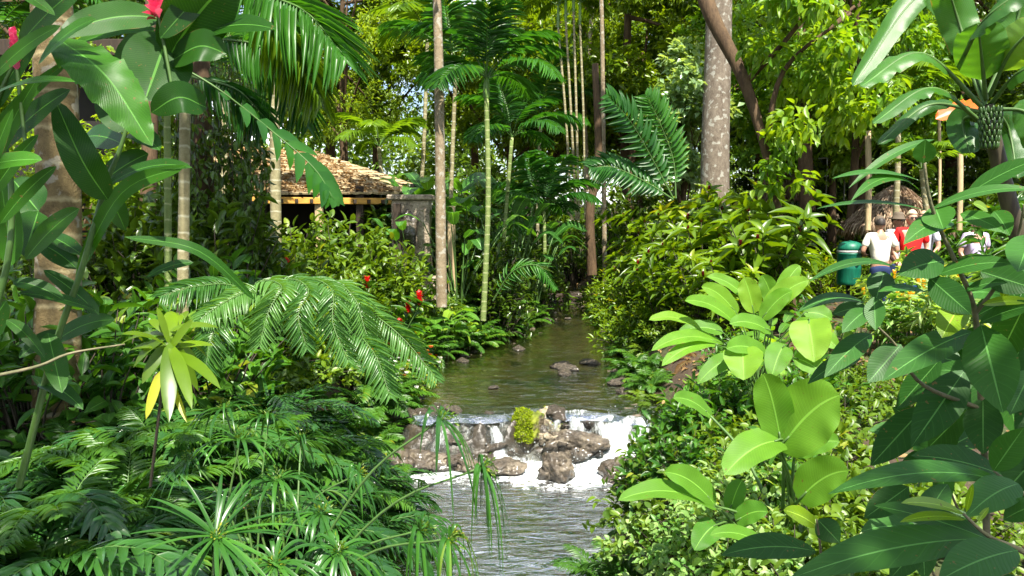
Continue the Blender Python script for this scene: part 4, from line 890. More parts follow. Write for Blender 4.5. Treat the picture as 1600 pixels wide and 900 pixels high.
col([(690, 480), (688, 300), (686, 120), (683, 0), (680, -120)], 10.5, [.078, .055], 'slimbark', 'slim pale brown trunk crossing the whole view left of the green cane palm', crown=dict(seed=4, leaf='mid', LL=.2, wd=.1, clumps=[(P(680 + rr.uniform(-120, 120), -190 - rr.uniform(0, 60), 10.5 + rr.uniform(-1, 1)), .5, 90) for _ in range(10)]))
# palms
palm('thick ringed royal palm trunk on the far left', P(80, 640, 5.0) - [0, 0, .3], P(70, -190, 5.0), .15, 'big', 8, 3, 1.0, 'royal', shaft=.9)
palm('pale ringed cane palm nearest the cycad fronds', P(283, 520, 6.6), P(291, -40, 6.6), .052, 'areca', 7, 4, .8, 'areca')
palm('thinner greenish cane beside the pale ringed one', P(262, 500, 7.0), P(258, -60, 7.0), .035, 'areca', 6, 5, .8, 'arecagreen')
palm('pale slender palm in front of the cabin roof', P(432, 440, 11), P(428, 40, 11), .085, 'big', 0, 6, .62, 'areca')
pr = palm('green ringed cane palm in the middle of the view with dark arching fronds', P(755, 480, 11.2), P(760, 148, 11.2), .045, 'areca', 11, 7, .72, 'arecagreen', shaft=.25)
palm('shorter cane palm leaning behind the green cane palm', P(778, 480, 13), P(800, 215, 13), .04, 'areca', 9, 8, .7, 'arecagreen')
palm('cane palm left of the slim pale trunk with drooping fronds', P(700, 430, 14), P(712, 110, 14), .045, 'areca', 9, 9, .8, 'areca')
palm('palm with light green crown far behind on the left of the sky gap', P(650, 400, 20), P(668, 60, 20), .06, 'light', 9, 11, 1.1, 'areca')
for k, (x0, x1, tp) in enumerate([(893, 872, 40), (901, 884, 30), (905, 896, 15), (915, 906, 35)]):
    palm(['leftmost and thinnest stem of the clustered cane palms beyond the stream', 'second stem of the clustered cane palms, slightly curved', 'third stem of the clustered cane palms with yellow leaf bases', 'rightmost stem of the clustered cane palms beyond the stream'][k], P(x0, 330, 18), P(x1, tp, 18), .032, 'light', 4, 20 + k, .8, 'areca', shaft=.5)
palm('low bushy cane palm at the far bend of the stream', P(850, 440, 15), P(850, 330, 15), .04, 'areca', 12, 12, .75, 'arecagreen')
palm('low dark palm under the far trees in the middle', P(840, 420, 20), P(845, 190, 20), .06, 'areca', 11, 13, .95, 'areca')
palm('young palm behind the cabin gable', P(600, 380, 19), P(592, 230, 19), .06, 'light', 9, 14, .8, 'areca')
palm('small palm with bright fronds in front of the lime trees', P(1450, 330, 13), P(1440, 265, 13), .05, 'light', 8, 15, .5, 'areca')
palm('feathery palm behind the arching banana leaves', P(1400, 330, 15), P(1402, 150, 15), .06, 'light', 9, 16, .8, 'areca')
palm('palm in shade between the house and the cane palms', P(350, 450, 12), P(352, 130, 12), .07, 'areca', 10, 17, .9, 'areca')
palm('palm behind the house on the far left edge', P(-20, 430, 15), P(-10, 60, 15), .09, 'big', 8, 18, .7, 'areca')

# ------------------------------------------------------------------ authored single plants (fronds and leaves given by base, tip, width)
def toward(c): return nrm(CAM - c)
def pleaf(ml, a, b, wpx, roll=40, sag=.10, n=12, m=4, fold=.14, wave=.03, wf=2.2, var=.5, p=.55, q=.75, mid=None, tear=None):
    a = P(*a); b = P(*b); c = (a + b) / 2; d = np.linalg.norm(c - CAM); hw = wpx / F * d / 2
    C = bowc(a, b, sag, n) if mid is None else curve([a, P(*mid), b], n)
    Tn = nrm(b - a); tc = toward(c); up = np.array([0, 0, 1.0])
    v = math.cos(R(roll)) * tc + math.sin(R(roll)) * up; v = v - Tn * (v @ Tn)
    if np.linalg.norm(v) < .1: v = np.cross(Tn, [1, 0, 0])
    v = nrm(v); app = max(.8, abs(v @ tc)); blade(ml, C, hw / app, v, fold, m, wave, wf, rs0.rand() * 6, var, p, q, tear)
    return C
def authored(name, label, cat, basep, parts, group=None):
    base = np.asarray(basep, float); root = thing(name, label, cat, base, group=group)
    for nm, mb, mat in parts:
        if mb.v:
            o = emit(mb.mesh(nm, mat, base), nm, mat, root)
    return root

# red ginger on the left
D0 = 2.7; ms, ml, my = MB(), MB(), MB()
tube(ms, curve([P(30, 760, 2.9), P(85, 545, 2.75), P(128, 420, 2.7), P(165, 290, 2.7), P(192, 220, 2.7), P(250, 32, 2.7)], 24), np.linspace(.0145, .006, 25), 8)
tube(ms, curve([P(-60, 640, 2.5), P(10, 420, 2.45), P(15, 260, 2.45), P(-10, 180, 2.4), P(40, 60, 2.4)], 16), np.linspace(.012, .006, 17), 8)
for (a, b, wp, ro, sg, vr, mid) in [
    ((252, 30, 2.7), (92, 58, 2.5), 36, 30, .10, .5, None), ((245, 45, 2.7), (108, 72, 2.6), 26, 60, .05, .75, None),
    ((262, 92, 2.7), (372, -40, 2.5), 74, 10, .06, .2, None), ((285, 72, 2.7), (432, 46, 2.5), 30, 35, .09, .3, None), ((266, 96, 2.7), (354, 84, 2.6), 38, 20, .12, .45, (312, 72, 2.6)),
    ((262, 55, 2.7), (226, 158, 2.6), 76, 5, .0, .2, None), ((322, 168, 2.7), (236, 176, 2.6), 42, 15, .10, .3, (280, 152, 2.6)),
    ((205, 205, 2.7), (160, 140, 2.75), 40, 0, .0, .15, None), ((168, 312, 2.65), (86, 156, 2.55), 44, 0, .0, .3, (128, 250, 2.55)),
    ((-5, 238, 2.5), (110, 140, 2.4), 24, 30, .05, .35, None), ((-30, 262, 2.2), (66, 250, 2.2), 24, 40, .05, .95, None), ((15, -20, 2.3), (86, 24, 2.3), 13, 30, .05, .9, None),
    ((118, 432, 2.75), (292, 258, 2.6), 20, 25, .0, .75, (190, 302, 2.65)), ((165, 292, 2.7), (300, 262, 2.6), 18, 35, .1, .4, None), ((160, 285, 2.9), (232, 240, 2.9), 30, 30, .05, .3, None),
    ((-30, 230, 2.4), (112, 92, 2.5), 15, 30, .05, .8, None), ((-20, 275, 2.4), (62, 118, 2.4), 18, 10, .05, .7, None), ((-30, 200, 2.4), (60, 60, 2.4), 20, 10, .05, .4, None),
    ((18, 415, 2.5), (2, 282, 2.5), 34, 5, .0, .85, None), ((40, 405, 2.6), (124, 326, 2.55), 24, 30, .06, .75, None), ((150, 485, 2.7), (28, 458, 2.5), 16, 50, .05, .3, None),
    ((155, 492, 2.75), (68, 422, 2.7), 20, 40, .05, .3, None), ((75, 520, 2.7), (97, 614, 2.6), 26, 5, .0, .55, None), ((85, 535, 2.8), (180, 500, 2.8), 22, 30, .1, .5, None),
    ((38, 400, 2.6), (60, 330, 2.8), 40, 0, .0, .1, None), ((60, 330, 2.8), (20, 280, 2.9), 40, 0, .0, .15, None), ((330, -30, 2.6), (250, 60, 2.6), 34, 20, .0, .3, None),
    ((310, -20, 2.7), (430, -30, 2.6), 40, 20, .0, .2, None), ((400, 470, 2.8), (194, 370, 2.5), 15, 35, .06, .45, (310, 392, 2.6)), ((302, 410, 2.9), (228, 434, 2.8), 12, 35, .08, .3, None),
    ((120, 420, 2.8), (60, 380, 2.9), 24, 20, .05, .1, None), ((130, 400, 2.8), (45, 362, 3.0), 20, 40, .05, .2, None), ((10, 470, 2.6), (-40, 560, 2.6), 30, 20, .05, .4, None),
    ((165, 300, 2.8), (196, 360, 3.0), 22, 10, .05, .15, None), ((190, 225, 2.8), (130, 215, 3.0), 30, 10, .05, .15, None),
    ((-20, 130, 2.3), (95, 40, 2.2), 16, 25, .06, .9, None), ((-30, 160, 2.3), (118, 128, 2.2), 18, 50, .08, .85, None), ((60, 100, 2.4), (150, 30, 2.3), 20, 40, .08, .9, None), ((90, 60, 2.5), (160, 150, 2.4), 24, 30, .08, .8, None),
    ((-30, 330, 2.3), (60, 210, 2.3), 18, 15, .05, .6, None), ((-30, 300, 2.2), (20, 170, 2.2), 16, 15, .03, .7, None), ((0, 350, 2.4), (88, 260, 2.4), 18, 20, .06, .6, None), ((20, 440, 2.5), (100, 470, 2.5), 18, 40, .08, .4, None),
    ((30, 70, 2.4), (140, -30, 2.3), 26, 30, .05, .4, None), ((240, 40, 2.8), (175, 20, 2.9), 30, 30, .05, .2, None), ((250, 60, 2.8), (180, 110, 2.9), 34, 20, .08, .3, None), ((200, 210, 2.8), (250, 235, 2.7), 24, 30, .1, .5, None),
    ((95, 520, 2.8), (30, 560, 2.7), 18, 40, .1, .35, None), ((60, 600, 2.8), (130, 640, 2.7), 18, 40, .1, .3, None), ((10, 500, 2.6), (70, 560, 2.6), 16, 30, .1, .5, None)]:
    pleaf(ml, a, b, wp, ro, sg, 14, 6, var=vr, mid=mid, p=.5, q=.6, wave=.04)
pleaf(ml, (88, 58, 2.5), (238, 228, 2.35), 56, 35, .05, 26, 8, .05, .10, 6, .8, mid=(165, 118, 2.35), tear=np.random.RandomState(3))
authored('ginger_plant', 'tall ginger with big drooping dark leaves and a torn sunlit leaf at upper left', 'plant', P(30, 760, 2.9), [('stem', ms, M['stem']), ('leaves', ml, G['ginger'])])
def ginger_flower(a, b, r_, n, mat, label, wide):
    a = P(*a); b = P(*b); ax = nrm(b - a); L_ = np.linalg.norm(b - a); k = np.arange(n); z = k / n; th = k * 2.4; S = nrm(np.cross(ax, [.3, .9, .1])); B = np.cross(ax, S)
    rad = S * np.cos(th)[:, None] + B * np.sin(th)[:, None]; mb = MB(); D = rad * (wide * (1 - z * .75))[:, None] + ax * (.55 + z)[:, None]
    mb.inst(T_OVAL, frames(D, -rad + ax * .2, r_ * (1.15 - .5 * z), r_ * .62), a + ax * (z * L_)[:, None] + rad * r_ * .12, np.random.RandomState(1).rand(n))
    ms = MB(); tube(ms, [a - ax * .25, a, b], [.006, .006, .004], 6)
    root = thing('ginger_flower', label, 'flower', a); emit(mb.mesh('bracts', G[mat], a), 'bracts', G[mat], root); emit(ms.mesh('stalk', M['stem'], a), 'stalk', M['stem'], root)
ginger_flower((249, 30, 2.62), (243, -2, 2.62), .045, 46, 'petal_pink', 'pink ginger flower head among the dark leaves at the top left', 1.0)
ginger_flower((27, 112, 2.4), (20, 50, 2.4), .036, 40, 'petal_pink', 'long closed pink red flower spike at the left edge', .3)

# lobed climbing leaf hanging across to the cabin roof, with its vine
ms, ml = MB(), MB()
C = curve([P(232, 80, 3.2), P(330, 132, 3.2), P(425, 205, 3.3), P(490, 262, 3.3), P(522, 312, 3.3)], 24)
frond(ms, ml, C, .16, 11, 52, .35, .055, .006, N=toward(C[10]) * .5 + np.array([0, 0, 1]), T=T_LOBE, start=.3, var=.3)
authored('climbing_vine', 'long lobed vine leaf hanging in front of the cabin roof', 'vine', C[0], [('stem', ms, M['stem']), ('leaves', ml, G['palm'])])
# the big sunlit palm frond hanging at the upper left, from a palm trunk out of frame
def big_frond(label, pts, LL, npair, wd, leaf, var=.6, N=None, droop=.5, ang=50, start=.1, rr=.013, name='palm_frond', p=.35, q=.45, vee=.1, group=None):
    C = curve([P(*x) for x in pts], 22); ms, ml = MB(), MB(); Nn = toward(C[11]) * .8 + np.array([0, 0, .6]) if N is None else N
    frond(ms, ml, C, LL, npair, ang, droop, wd, rr, N=Nn, T=T_NARROW, start=start, var=var, p=p, q=q, vee=vee)
    return authored(name, label, 'palm frond', C[0], [('stalk', ms, M['stem']), ('leaflets', ml, G[leaf])], group)
big_frond('dark palm frond arching over the sunlit hanging one', [(372, -60, 5.2), (420, -10, 5.0), (480, 20, 4.8), (540, 90, 4.6)], .52, 34, .04, 'palm', .5)
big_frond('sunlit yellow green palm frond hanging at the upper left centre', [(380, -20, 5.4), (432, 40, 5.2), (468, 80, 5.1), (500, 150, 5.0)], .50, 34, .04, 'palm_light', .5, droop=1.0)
big_frond('lower dark palm frond behind the hanging vine leaf', [(330, 60, 6.0), (400, 70, 5.8), (450, 110, 5.6), (480, 190, 5.5)], .46, 30, .04, 'palm', .6, droop=.9)
big_frond('dark palm frond at the left under the ginger leaves', [(300, 120, 6.4), (370, 140, 6.2), (420, 190, 6.1)], .42, 26, .035, 'palm', .3, droop=.7)
# fan of large fronds right of centre
for pts, v, lab in [([(1052, 310, 9), (1020, 250, 8.9), (985, 190, 8.7), (950, 150, 8.5)], .35, 'large dark green feather frond standing against the light right of centre'),
               ([(1052, 312, 9), (1010, 285, 8.9), (960, 262, 8.8), (925, 262, 8.7)], .2, 'lower dark feather frond behind the large one right of centre'),
               ([(1056, 310, 9), (1052, 250, 9), (1030, 190, 8.9), (1010, 150, 8.8)], .6, 'upright feather frond behind the pale shiny shrub tree')]:
    big_frond(lab, pts, .30, 22, .062, 'palm', v, ang=62, droop=.12, start=.15, p=.4, q=.35)
for pts, v, lab in [([(770, 470, 9.8), (800, 425, 9.6), (840, 415, 9.4), (868, 450, 9.3)], .6, 'strap frond arching over the left bank toward the stream bend')]:
    big_frond(lab, pts, .22, 22, .03, 'palm', v)
# blue green fronds cascading over the left bank
fr_pts = [[(330, 520, 5.6), (400, 445, 5.3), (440, 447, 5.0), (420, 485, 4.8), (405, 540, 4.7)], [(350, 510, 5.6), (440, 440, 5.2), (482, 452, 5.0), (466, 492, 4.8), (480, 545, 4.7)],
          [(380, 500, 5.6), (470, 440, 5.3), (518, 452, 5.0), (520, 505, 4.8), (545, 565, 4.7)], [(400, 495, 5.6), (510, 445, 5.2), (553, 465, 5.0), (572, 520, 4.9), (604, 585, 4.8)],
          [(430, 500, 5.6), (540, 465, 5.3), (592, 497, 5.1), (636, 535, 5.0), (684, 594, 4.9)], [(440, 490, 5.4), (370, 448, 5.2), (310, 447, 5.0), (252, 462, 4.8)],
          [(450, 500, 5.5), (400, 458, 5.2), (355, 470, 5.0), (312, 500, 4.8)], [(430, 520, 5.4), (520, 500, 5.1), (580, 545, 4.8), (610, 620, 4.6)], [(400, 530, 5.2), (350, 500, 5.0), (330, 530, 4.8), (320, 580, 4.7)]]
base = P(420, 520, 5.4); root = thing('cycad', 'blue green cycad whose long fronds cascade over the left bank', 'cycad', base)
for pts in fr_pts:
    ms, ml = MB(), MB(); C = curve([P(*x) for x in pts], 20); frond(ms, ml, C, .185, 40, 62, .30, .017, .008, N=toward(C[10]) * .7 + np.array([0, 0, .8]), T=T_NARROW, start=.22, var=.5 + .2 * rs0.randn(), p=.3, q=.35, vee=.1)
    f = emit(ml.mesh('frond', G['cycad'], base), 'frond', G['cycad'], root); emit(ms.mesh('frond_stalk', M['stem'], base), 'frond_stalk', M['stem'], f)

# rosette shrub with narrow leaves and one yellowing leaf
ms, ml, my = MB(), MB(), MB(); tube(ms, curve([P(235, 760, 2.6), P(248, 650, 2.5), P(262, 535, 2.45)], 10), [.005] * 11, 6)
c0 = (265, 530, 2.45)
for i, (tx, ty, wp, v, ro) in enumerate([(342, 512, 9, .5, 50), (202, 548, 11, .4, 40), (268, 486, 14, .8, 0), (285, 492, 9, .9, 10), (325, 560, 11, .5, 50), (345, 608, 12, .4, 40), (300, 640, 13, .5, 20), (318, 585, 10, .6, 40), (180, 545, 10, .3, 50),
                                     (208, 575, 14, .3, 40), (232, 500, 9, .6, 20), (302, 500, 9, .5, 30), (334, 540, 9, .7, 50), (264, 660, 17, .25, 5), (190, 522, 9, .5, 50), (310, 612, 12, .3, 20), (288, 595, 13, .6, 10), (222, 600, 14, .3, 20), (245, 480, 8, .6, 10)]):
    pleaf(ml, (c0[0], c0[1] + rs0.uniform(-14, 22), 2.45), (tx, ty, 2.45 + rs0.uniform(-.2, .2)), wp * 1.15, ro, .08, 8, 2, .2, var=v, p=.7, q=.7)
pleaf(my, (250, 580, 2.4), (228, 655, 2.35), 13, 5, .0, 8, 4, .1, var=1.0); pleaf(my, (268, 600, 2.4), (292, 660, 2.35), 8, 5, .0, 8, 2, .1, var=1.0)
authored('narrow_leaved_shrub', 'narrow leaved rosette shrub with one yellow leaf in the left foreground', 'shrub', P(235, 760, 2.6), [('stem', ms, M['darkstem']), ('leaves', ml, G['shrub']), ('yellow_leaf', my, G['olive'])])
mb = MB(); tube(mb, curve([P(-20, 590, 2.2), P(60, 572, 2.25), P(110, 552, 2.3), P(195, 538, 2.4)], 14), np.linspace(.006, .003, 15), 6); tag(emit(mb, 'dead_twig', M['brownstem'], None), 'bare pale twig slanting across the left foreground', 'twig')

# papyrus in the foreground
def papyrus(label, base, heads, group=None, seed=0, mid=None):
    r = np.random.RandomState(seed); base = P(*base); root = thing('papyrus', label, 'papyrus', base, group=group); ms, ml, mf = MB(), MB(), MB()
    for (px, py, d, L_, hang, nb) in heads:
        h = P(px, py, d); m_ = base * .45 + h * .55 + [0, 0, .12 * np.linalg.norm(h - base)]; C = curve([base, m_, h], 12); tube(ms, C, np.linspace(.006, .0035, 13), 5); ax = nrm(C[-1] - C[-2])
        S = nrm(np.cross(ax, [.2, .3, 1])); B = np.cross(ax, S)
        ml, mf = MB(), MB()
        for i in range(int(nb * 1.35)):
            a = i * 2.4 + r.rand() * .4; D = nrm(S * math.cos(a) + B * math.sin(a) + ax * (.15 + .5 * r.rand())); LL = L_ * (.65 + .45 * r.rand()); t = np.linspace(0, 1, 11)[:, None]
            Cb = h + D * LL * t * (1 - hang * .35 * t) - np.array([0, 0, 1]) * LL * hang * t ** 2 * (.8 + .4 * r.rand()); blade(ml, Cb, .005 + .0025 * r.rand(), [0, 0, 1] + ax, .3, 2, var=r.rand() * .9, p=.25, q=.55)
        n = 34; u = nrm(r.randn(n, 3)); D = nrm(u * .8 + ax); mf.inst(T_FAR, frames(D, r.randn(n, 3), .016, .006), h + D * (.006 + .045 * r.rand(n))[:, None], r.rand(n))
        emit(ml.mesh('blades', G['papyrus'], base), 'blades', G['papyrus'], root); emit(mf.mesh('seed_head', G['cover'], base), 'seed_head', G['cover'], root)
    for nm, mb, mt in (('stem', ms, M['stem']),): emit(mb.mesh(nm, mt, base), nm, mt, root)
papyrus('umbrella papyrus hanging over the water in front of the cascade', (420, 1000, 2.6), [(688, 655, 2.4, .24, .9, 12), (752, 730, 2.4, .24, 1.3, 15), (655, 828, 2.4, .26, 1.1, 14), (700, 842, 2.3, .25, 1.2, 12)], seed=1)
papyrus('umbrella papyrus with wide star shaped head at the bottom left', (330, 1050, 2.6), [(337, 838, 2.3, .32, .25, 22), (375, 690, 2.6, .26, .5, 18)], seed=2)
papyrus('dense umbrella papyrus clump at the bottom centre left', (460, 1080, 2.7), [(433, 752, 2.6, .28, .7, 20), (502, 803, 2.6, .26, .7, 20), (528, 862, 2.4, .28, .8, 20), (470, 690, 3.0, .26, .6, 16), (430, 880, 2.3, .28, .6, 18), (390, 780, 2.7, .26, .6, 16), (480, 900, 2.4, .28, .5, 16)], seed=3)
papyrus('papyrus clump farther back under the left bank ferns', (400, 900, 3.4), [(352, 640, 3.4, .3, .6, 16), (420, 655, 3.5, .3, .6, 16), (560, 740, 3.3, .24, .8, 12), (300, 720, 3.3, .28, .6, 14)], seed=4)

# dark leathery shrub in the right foreground
ms, ml, my = MB(), MB(), MB()
def S_(pts, r0, r1): tube(ms, curve([P(*x) for x in pts], 16), np.linspace(r0 * .7, r1 * .55, 17), 7)
S_([(1545, 1000, 2.0), (1540, 760, 1.95), (1532, 610, 1.9), (1524, 490, 1.85), (1500, 425, 1.8), (1466, 352, 1.75), (1450, 300, 1.72), (1443, 238, 1.7)], .014, .005)
S_([(1700, 920, 1.5), (1600, 862, 1.5), (1545, 838, 1.5), (1505, 803, 1.5)], .011, .005); S_([(1640, 800, 1.7), (1573, 752, 1.7), (1552, 735, 1.7)], .008, .004)
S_([(1535, 640, 1.9), (1440, 600, 1.9), (1400, 540, 1.85), (1360, 500, 1.8)], .009, .004); S_([(1290, 960, 1.9), (1282, 860, 1.85), (1276, 812, 1.8)], .007, .004); S_([(1524, 490, 1.85), (1560, 440, 1.8), (1590, 370, 1.75), (1600, 320, 1.7)], .008, .004)
LV = [  # base, tip, width px, roll, sag, var, mid
    ((1443, 255, 1.7), (1446, 218, 1.68), 32, 5, 0, .6), ((1440, 284, 1.72), (1300, 279, 1.6), 17, 55, .06, .55), ((1437, 298, 1.72), (1330, 314, 1.6), 20, 40, .16, .5), ((1455, 332, 1.75), (1276, 326, 1.6), 15, 60, .05, .3),
    ((1455, 328, 1.75), (1625, 298, 1.65), 20, 55, .10, .5), ((1508, 306, 1.8), (1630, 246, 1.7), 27, 40, .05, .4), ((1461, 322, 1.75), (1474, 358, 1.7), 38, 5, 0, .8), ((1490, 348, 1.78), (1412, 382, 1.7), 32, 30, .10, .6),
    ((1500, 334, 1.78), (1570, 364, 1.7), 22, 30, .06, .75), ((1553, 330, 1.75), (1578, 368, 1.7), 26, 10, .05, .6), ((1612, 366, 1.7), (1590, 425, 1.6), 54, 15, 0, .6), ((1412, 424, 1.8), (1264, 440, 1.65), 18, 50, .10, .25),
    ((1475, 408, 1.8), (1404, 430, 1.75), 42, 10, .05, .15), ((1464, 430, 1.8), (1584, 412, 1.7), 26, 40, .08, .45), ((1382, 424, 1.85), (1368, 470, 1.8), 34, 5, 0, .15), ((1446, 456, 1.8), (1372, 456, 1.75), 18, 50, .06, .5),
    ((1352, 474, 1.85), (1246, 488, 1.75), 22, 45, .10, .3), ((1354, 480, 1.9), (1300, 492, 1.9), 24, 30, .05, .1), ((1366, 464, 1.8), (1368, 516, 1.75), 27, 5, 0, .4), ((1356, 484, 1.8), (1316, 520, 1.75), 26, 15, .05, .4),
    ((1452, 434, 1.8), (1518, 492, 1.72), 56, 5, 0, .15), ((1522, 518, 1.85), (1378, 596, 1.7), 42, 25, .04, .3), ((1362, 522, 1.85), (1288, 590, 1.75), 32, 15, .05, .35), ((1408, 538, 1.85), (1356, 598, 1.8), 40, 5, 0, .05),
    ((1533, 508, 1.8), (1567, 645, 1.65), 80, 8, 0, .5), ((1530, 505, 1.8), (1625, 476, 1.7), 26, 40, .06, .4), ((1508, 456, 1.8), (1575, 442, 1.75), 16, 40, .1, .4), ((1532, 424, 1.8), (1620, 452, 1.75), 44, 15, 0, .1),
    ((1580, 756, 1.7), (1294, 772, 1.45), 52, 45, .06, .45), ((1565, 742, 1.75), (1424, 712, 1.75), 40, 30, .05, .15), ((1540, 842, 1.5), (1232, 905, 1.35), 70, 35, .04, .5), ((1560, 850, 1.55), (1366, 790, 1.5), 50, 40, .03, .35),
    ((1590, 860, 1.45), (1466, 908, 1.35), 68, 25, .04, .5), ((1592, 756, 1.6), (1510, 808, 1.5), 44, 20, .06, .6), ((1552, 736, 1.7), (1600, 668, 1.65), 40, 10, .0, .6), ((1508, 578, 1.95), (1424, 698, 1.85), 66, 5, 0, .2),
    ((1444, 636, 2.0), (1360, 728, 1.95), 62, 5, 0, .1), ((1536, 622, 1.9), (1536, 710, 1.85), 66, 5, 0, .1), ((1612, 578, 1.8), (1578, 648, 1.7), 50, 15, 0, .45), ((1568, 812, 1.55), (1630, 786, 1.5), 30, 30, .05, .5),
    ((1278, 812, 1.85), (1312, 848, 1.8), 38, 10, 0, .2), ((1276, 862, 1.8), (1126, 868, 1.7), 38, 30, .06, .15), ((1640, 690, 1.8), (1560, 780, 1.8), 70, 20, 0, .1), ((1600, 905, 1.4), (1520, 960, 1.35), 60, 20, 0, .3),
    ((1570, 560, 2.0), (1520, 640, 2.0), 50, 10, 0, .1), ((1460, 218, 1.9), (1326, 294, 1.85), 14, 40, .08, .5), ((1600, 480, 1.8), (1560, 560, 1.9), 44, 10, 0, .1), ((1470, 560, 2.0), (1400, 640, 2.05), 40, 10, 0, .05), ((1345, 560, 2.0), (1262, 600, 2.0), 26, 35, .1, .2),
    ((1510, 640, 2.0), (1450, 700, 2.1), 46, 10, 0, .05), ((1420, 760, 1.9), (1350, 810, 1.9), 40, 20, 0, .08), ((1440, 850, 1.8), (1390, 905, 1.8), 46, 10, 0, .08), ((1640, 600, 1.8), (1590, 690, 1.75), 50, 15, 0, .2), ((1600, 730, 1.8), (1640, 800, 1.8), 50, 15, 0, .15)]
for it in LV: pleaf(ml, it[0], it[1], it[2] * (.86 if it[2] < 45 else .66), it[3], it[4], 14, 6, .16, .02, 3, it[5], p=.8, q=.95)
rq = np.random.RandomState(4)
for nx, ny, nd in [(1470, 710, 2.6), (1440, 830, 2.3), (1570, 600, 2.5), (1590, 470, 2.3), (1510, 570, 2.7)]:
    S_([(nx + 80, ny + 190, nd + .2), (nx + 20, ny + 70, nd + .05), (nx, ny, nd)], .008, .005)
    for k in range(7):
        a_ = k * .9 + rq.rand() * .5; L_ = rq.uniform(75, 125); pleaf(ml, (nx, ny, nd), (nx + L_ * math.cos(a_), ny - L_ * .75 * math.sin(a_), nd + rq.uniform(-.12, .12)), rq.uniform(24, 36), rq.uniform(10, 50), .08, 10, 4, .16, var=rq.uniform(.05, .5), p=.8, q=.95)
for a, b, wp, ro in [((1502, 476, 1.82), (1468, 444, 1.78), 14, 10), ((1500, 480, 1.82), (1472, 528, 1.76), 30, 15), ((1535, 476, 1.8), (1612, 472, 1.72), 13, 40), ((1566, 466, 1.8), (1582, 436, 1.78), 13, 10), ((1506, 803, 1.5), (1408, 786, 1.42), 15, 35), ((1508, 812, 1.5), (1406, 816, 1.42), 13, 40),
                     ((1276, 822, 1.85), (1224, 797, 1.8), 20, 20), ((1510, 800, 1.5), (1520, 756, 1.48), 7, 5), ((1544, 330, 1.78), (1520, 318, 1.74), 10, 20), ((1528, 815, 1.5), (1545, 793, 1.5), 7, 5)]:
    pleaf(my, a, b, wp, ro, .05, 10, 4, .2, var=.5, p=.62, q=.72)
authored('leathery_leaved_shrub', 'dark green shrub with large leathery veined leaves filling the right foreground', 'shrub', P(1545, 1000, 2.0), [('stem', ms, M['brownstem']), ('leaves', ml, G['leather']), ('young_leaves', my, G['young'])])

# banana plant upper right
base = P(1540, 470, 6.6); root = thing('banana_plant', 'banana plant with torn arching leaves and a green fruit bunch at the upper right', 'banana plant', base)
mb = MB(); tube(mb, curve([P(1625, 480, 6.8) - base, P(1580, 330, 6.7) - base, P(1540, 165, 6.6) - base], 12), np.linspace(.085, .06, 13), 14); M['bananastem'] = plain('banana_stem', (.07, .06, .028), .6, .5, 5, c2=(.03, .02, .012), stretch=(3, 3, .5)); emit(mb, 'trunk', M['bananastem'], root)
BL = [((1540, 165), (1450, -10), (1332, 135), 44, .35, 30, 7.2), ((1536, 168), (1440, 84), (1345, 136), 44, .5, 50, 6.4), ((1532, 190), (1455, 138), (1364, 194), 36, .45, 55, 6.2), ((1540, 155), (1535, 100), (1528, 38), 82, .9, 0, 6.4), ((1546, 150), (1580, 80), (1630, 30), 70, .9, 20, 6.3),
      ((1500, 100), (1540, 30), (1620, -30), 50, .3, 50, 6.0), ((1550, 160), (1595, 112), (1660, 100), 50, .4, 45, 6.2), ((1530, 180), (1505, 190), (1515, 240), 50, .2, 5, 6.8), ((1534, 175), (1450, 165), (1372, 226), 26, .25, 40, 6.9), ((1548, 170), (1610, 180), (1640, 260), 60, .35, 20, 6.4),
      ((1545, 165), (1575, 200), (1590, 280), 44, .1, 10, 6.9), ((1540, 150), (1500, 40), (1470, -60), 60, .5, 20, 6.9), ((1540, 155), (1590, 30), (1600, -70), 60, .8, 10, 6.6)]
for (a, m_, b, wp, v, ro, d) in BL:
    ml, ms = MB(), MB(); A3, M3, B3 = P(*a, 6.6), P(*m_, d), P(*b, d - .2); C = curve([A3, M3, B3], 34); i0 = 9; tube(ms, C, np.linspace(.022, .005, 35), 6)
    Cb = C[i0:] + np.array([0, 0, .008]); c = Cb[len(Cb) // 2]; tc = toward(c); v3 = math.cos(R(ro)) * tc + math.sin(R(ro)) * np.array([0, 0, 1.0])
    hw = wp / F * d / 2 * .92; n = len(Cb); V = np.linspace(-1, 1, 9); t = np.linspace(0, 1, n); T = tang(Cb); Nb = np.broadcast_to(v3, Cb.shape); Sx = nrm(np.cross(T, Nb)); N2 = np.cross(Sx, T); W = hw * prof(t, .3, .4)
    r = np.random.RandomState(int(wp * 7 + a[0])); g_ = np.cumsum(r.rand(n) < .22); dr = r.rand(g_.max() + 1, 2) * .55 + .12
    lift = np.where(V[None] > 0, dr[g_][:, :1], dr[g_][:, 1:]) * V[None] ** 2 * W[:, None] + .03 * hw * np.sin(40 * t[:, None]) * np.abs(V[None])
    pts = Cb[:, None] + Sx[:, None] * (W[:, None] * V[None])[..., None] - N2[:, None] * lift[..., None]; ml.grid(pts, None, v)
    lf = emit(ml.mesh('leaf', G['banana'], base), 'leaf', G['banana'], root); emit(ms.mesh('midrib', M['stem'], base), 'midrib', M['stem'], lf)
mb = MB(); r = np.random.RandomState(2); bc = P(1547, 200, 6.4) - base
for k in range(7):
    for j in range(13):
        a = j * .483 + k * .3; rr_ = .062 - .005 * abs(k - 2); c = bc + [rr_ * math.cos(a), rr_ * math.sin(a), .12 - k * .05]
        tube(mb, curve([c, c + [.022 * math.cos(a), .022 * math.sin(a), .02], c + [.028 * math.cos(a), .028 * math.sin(a), .062]], 5), [.006, .011, .012, .011, .009, .004], 6)
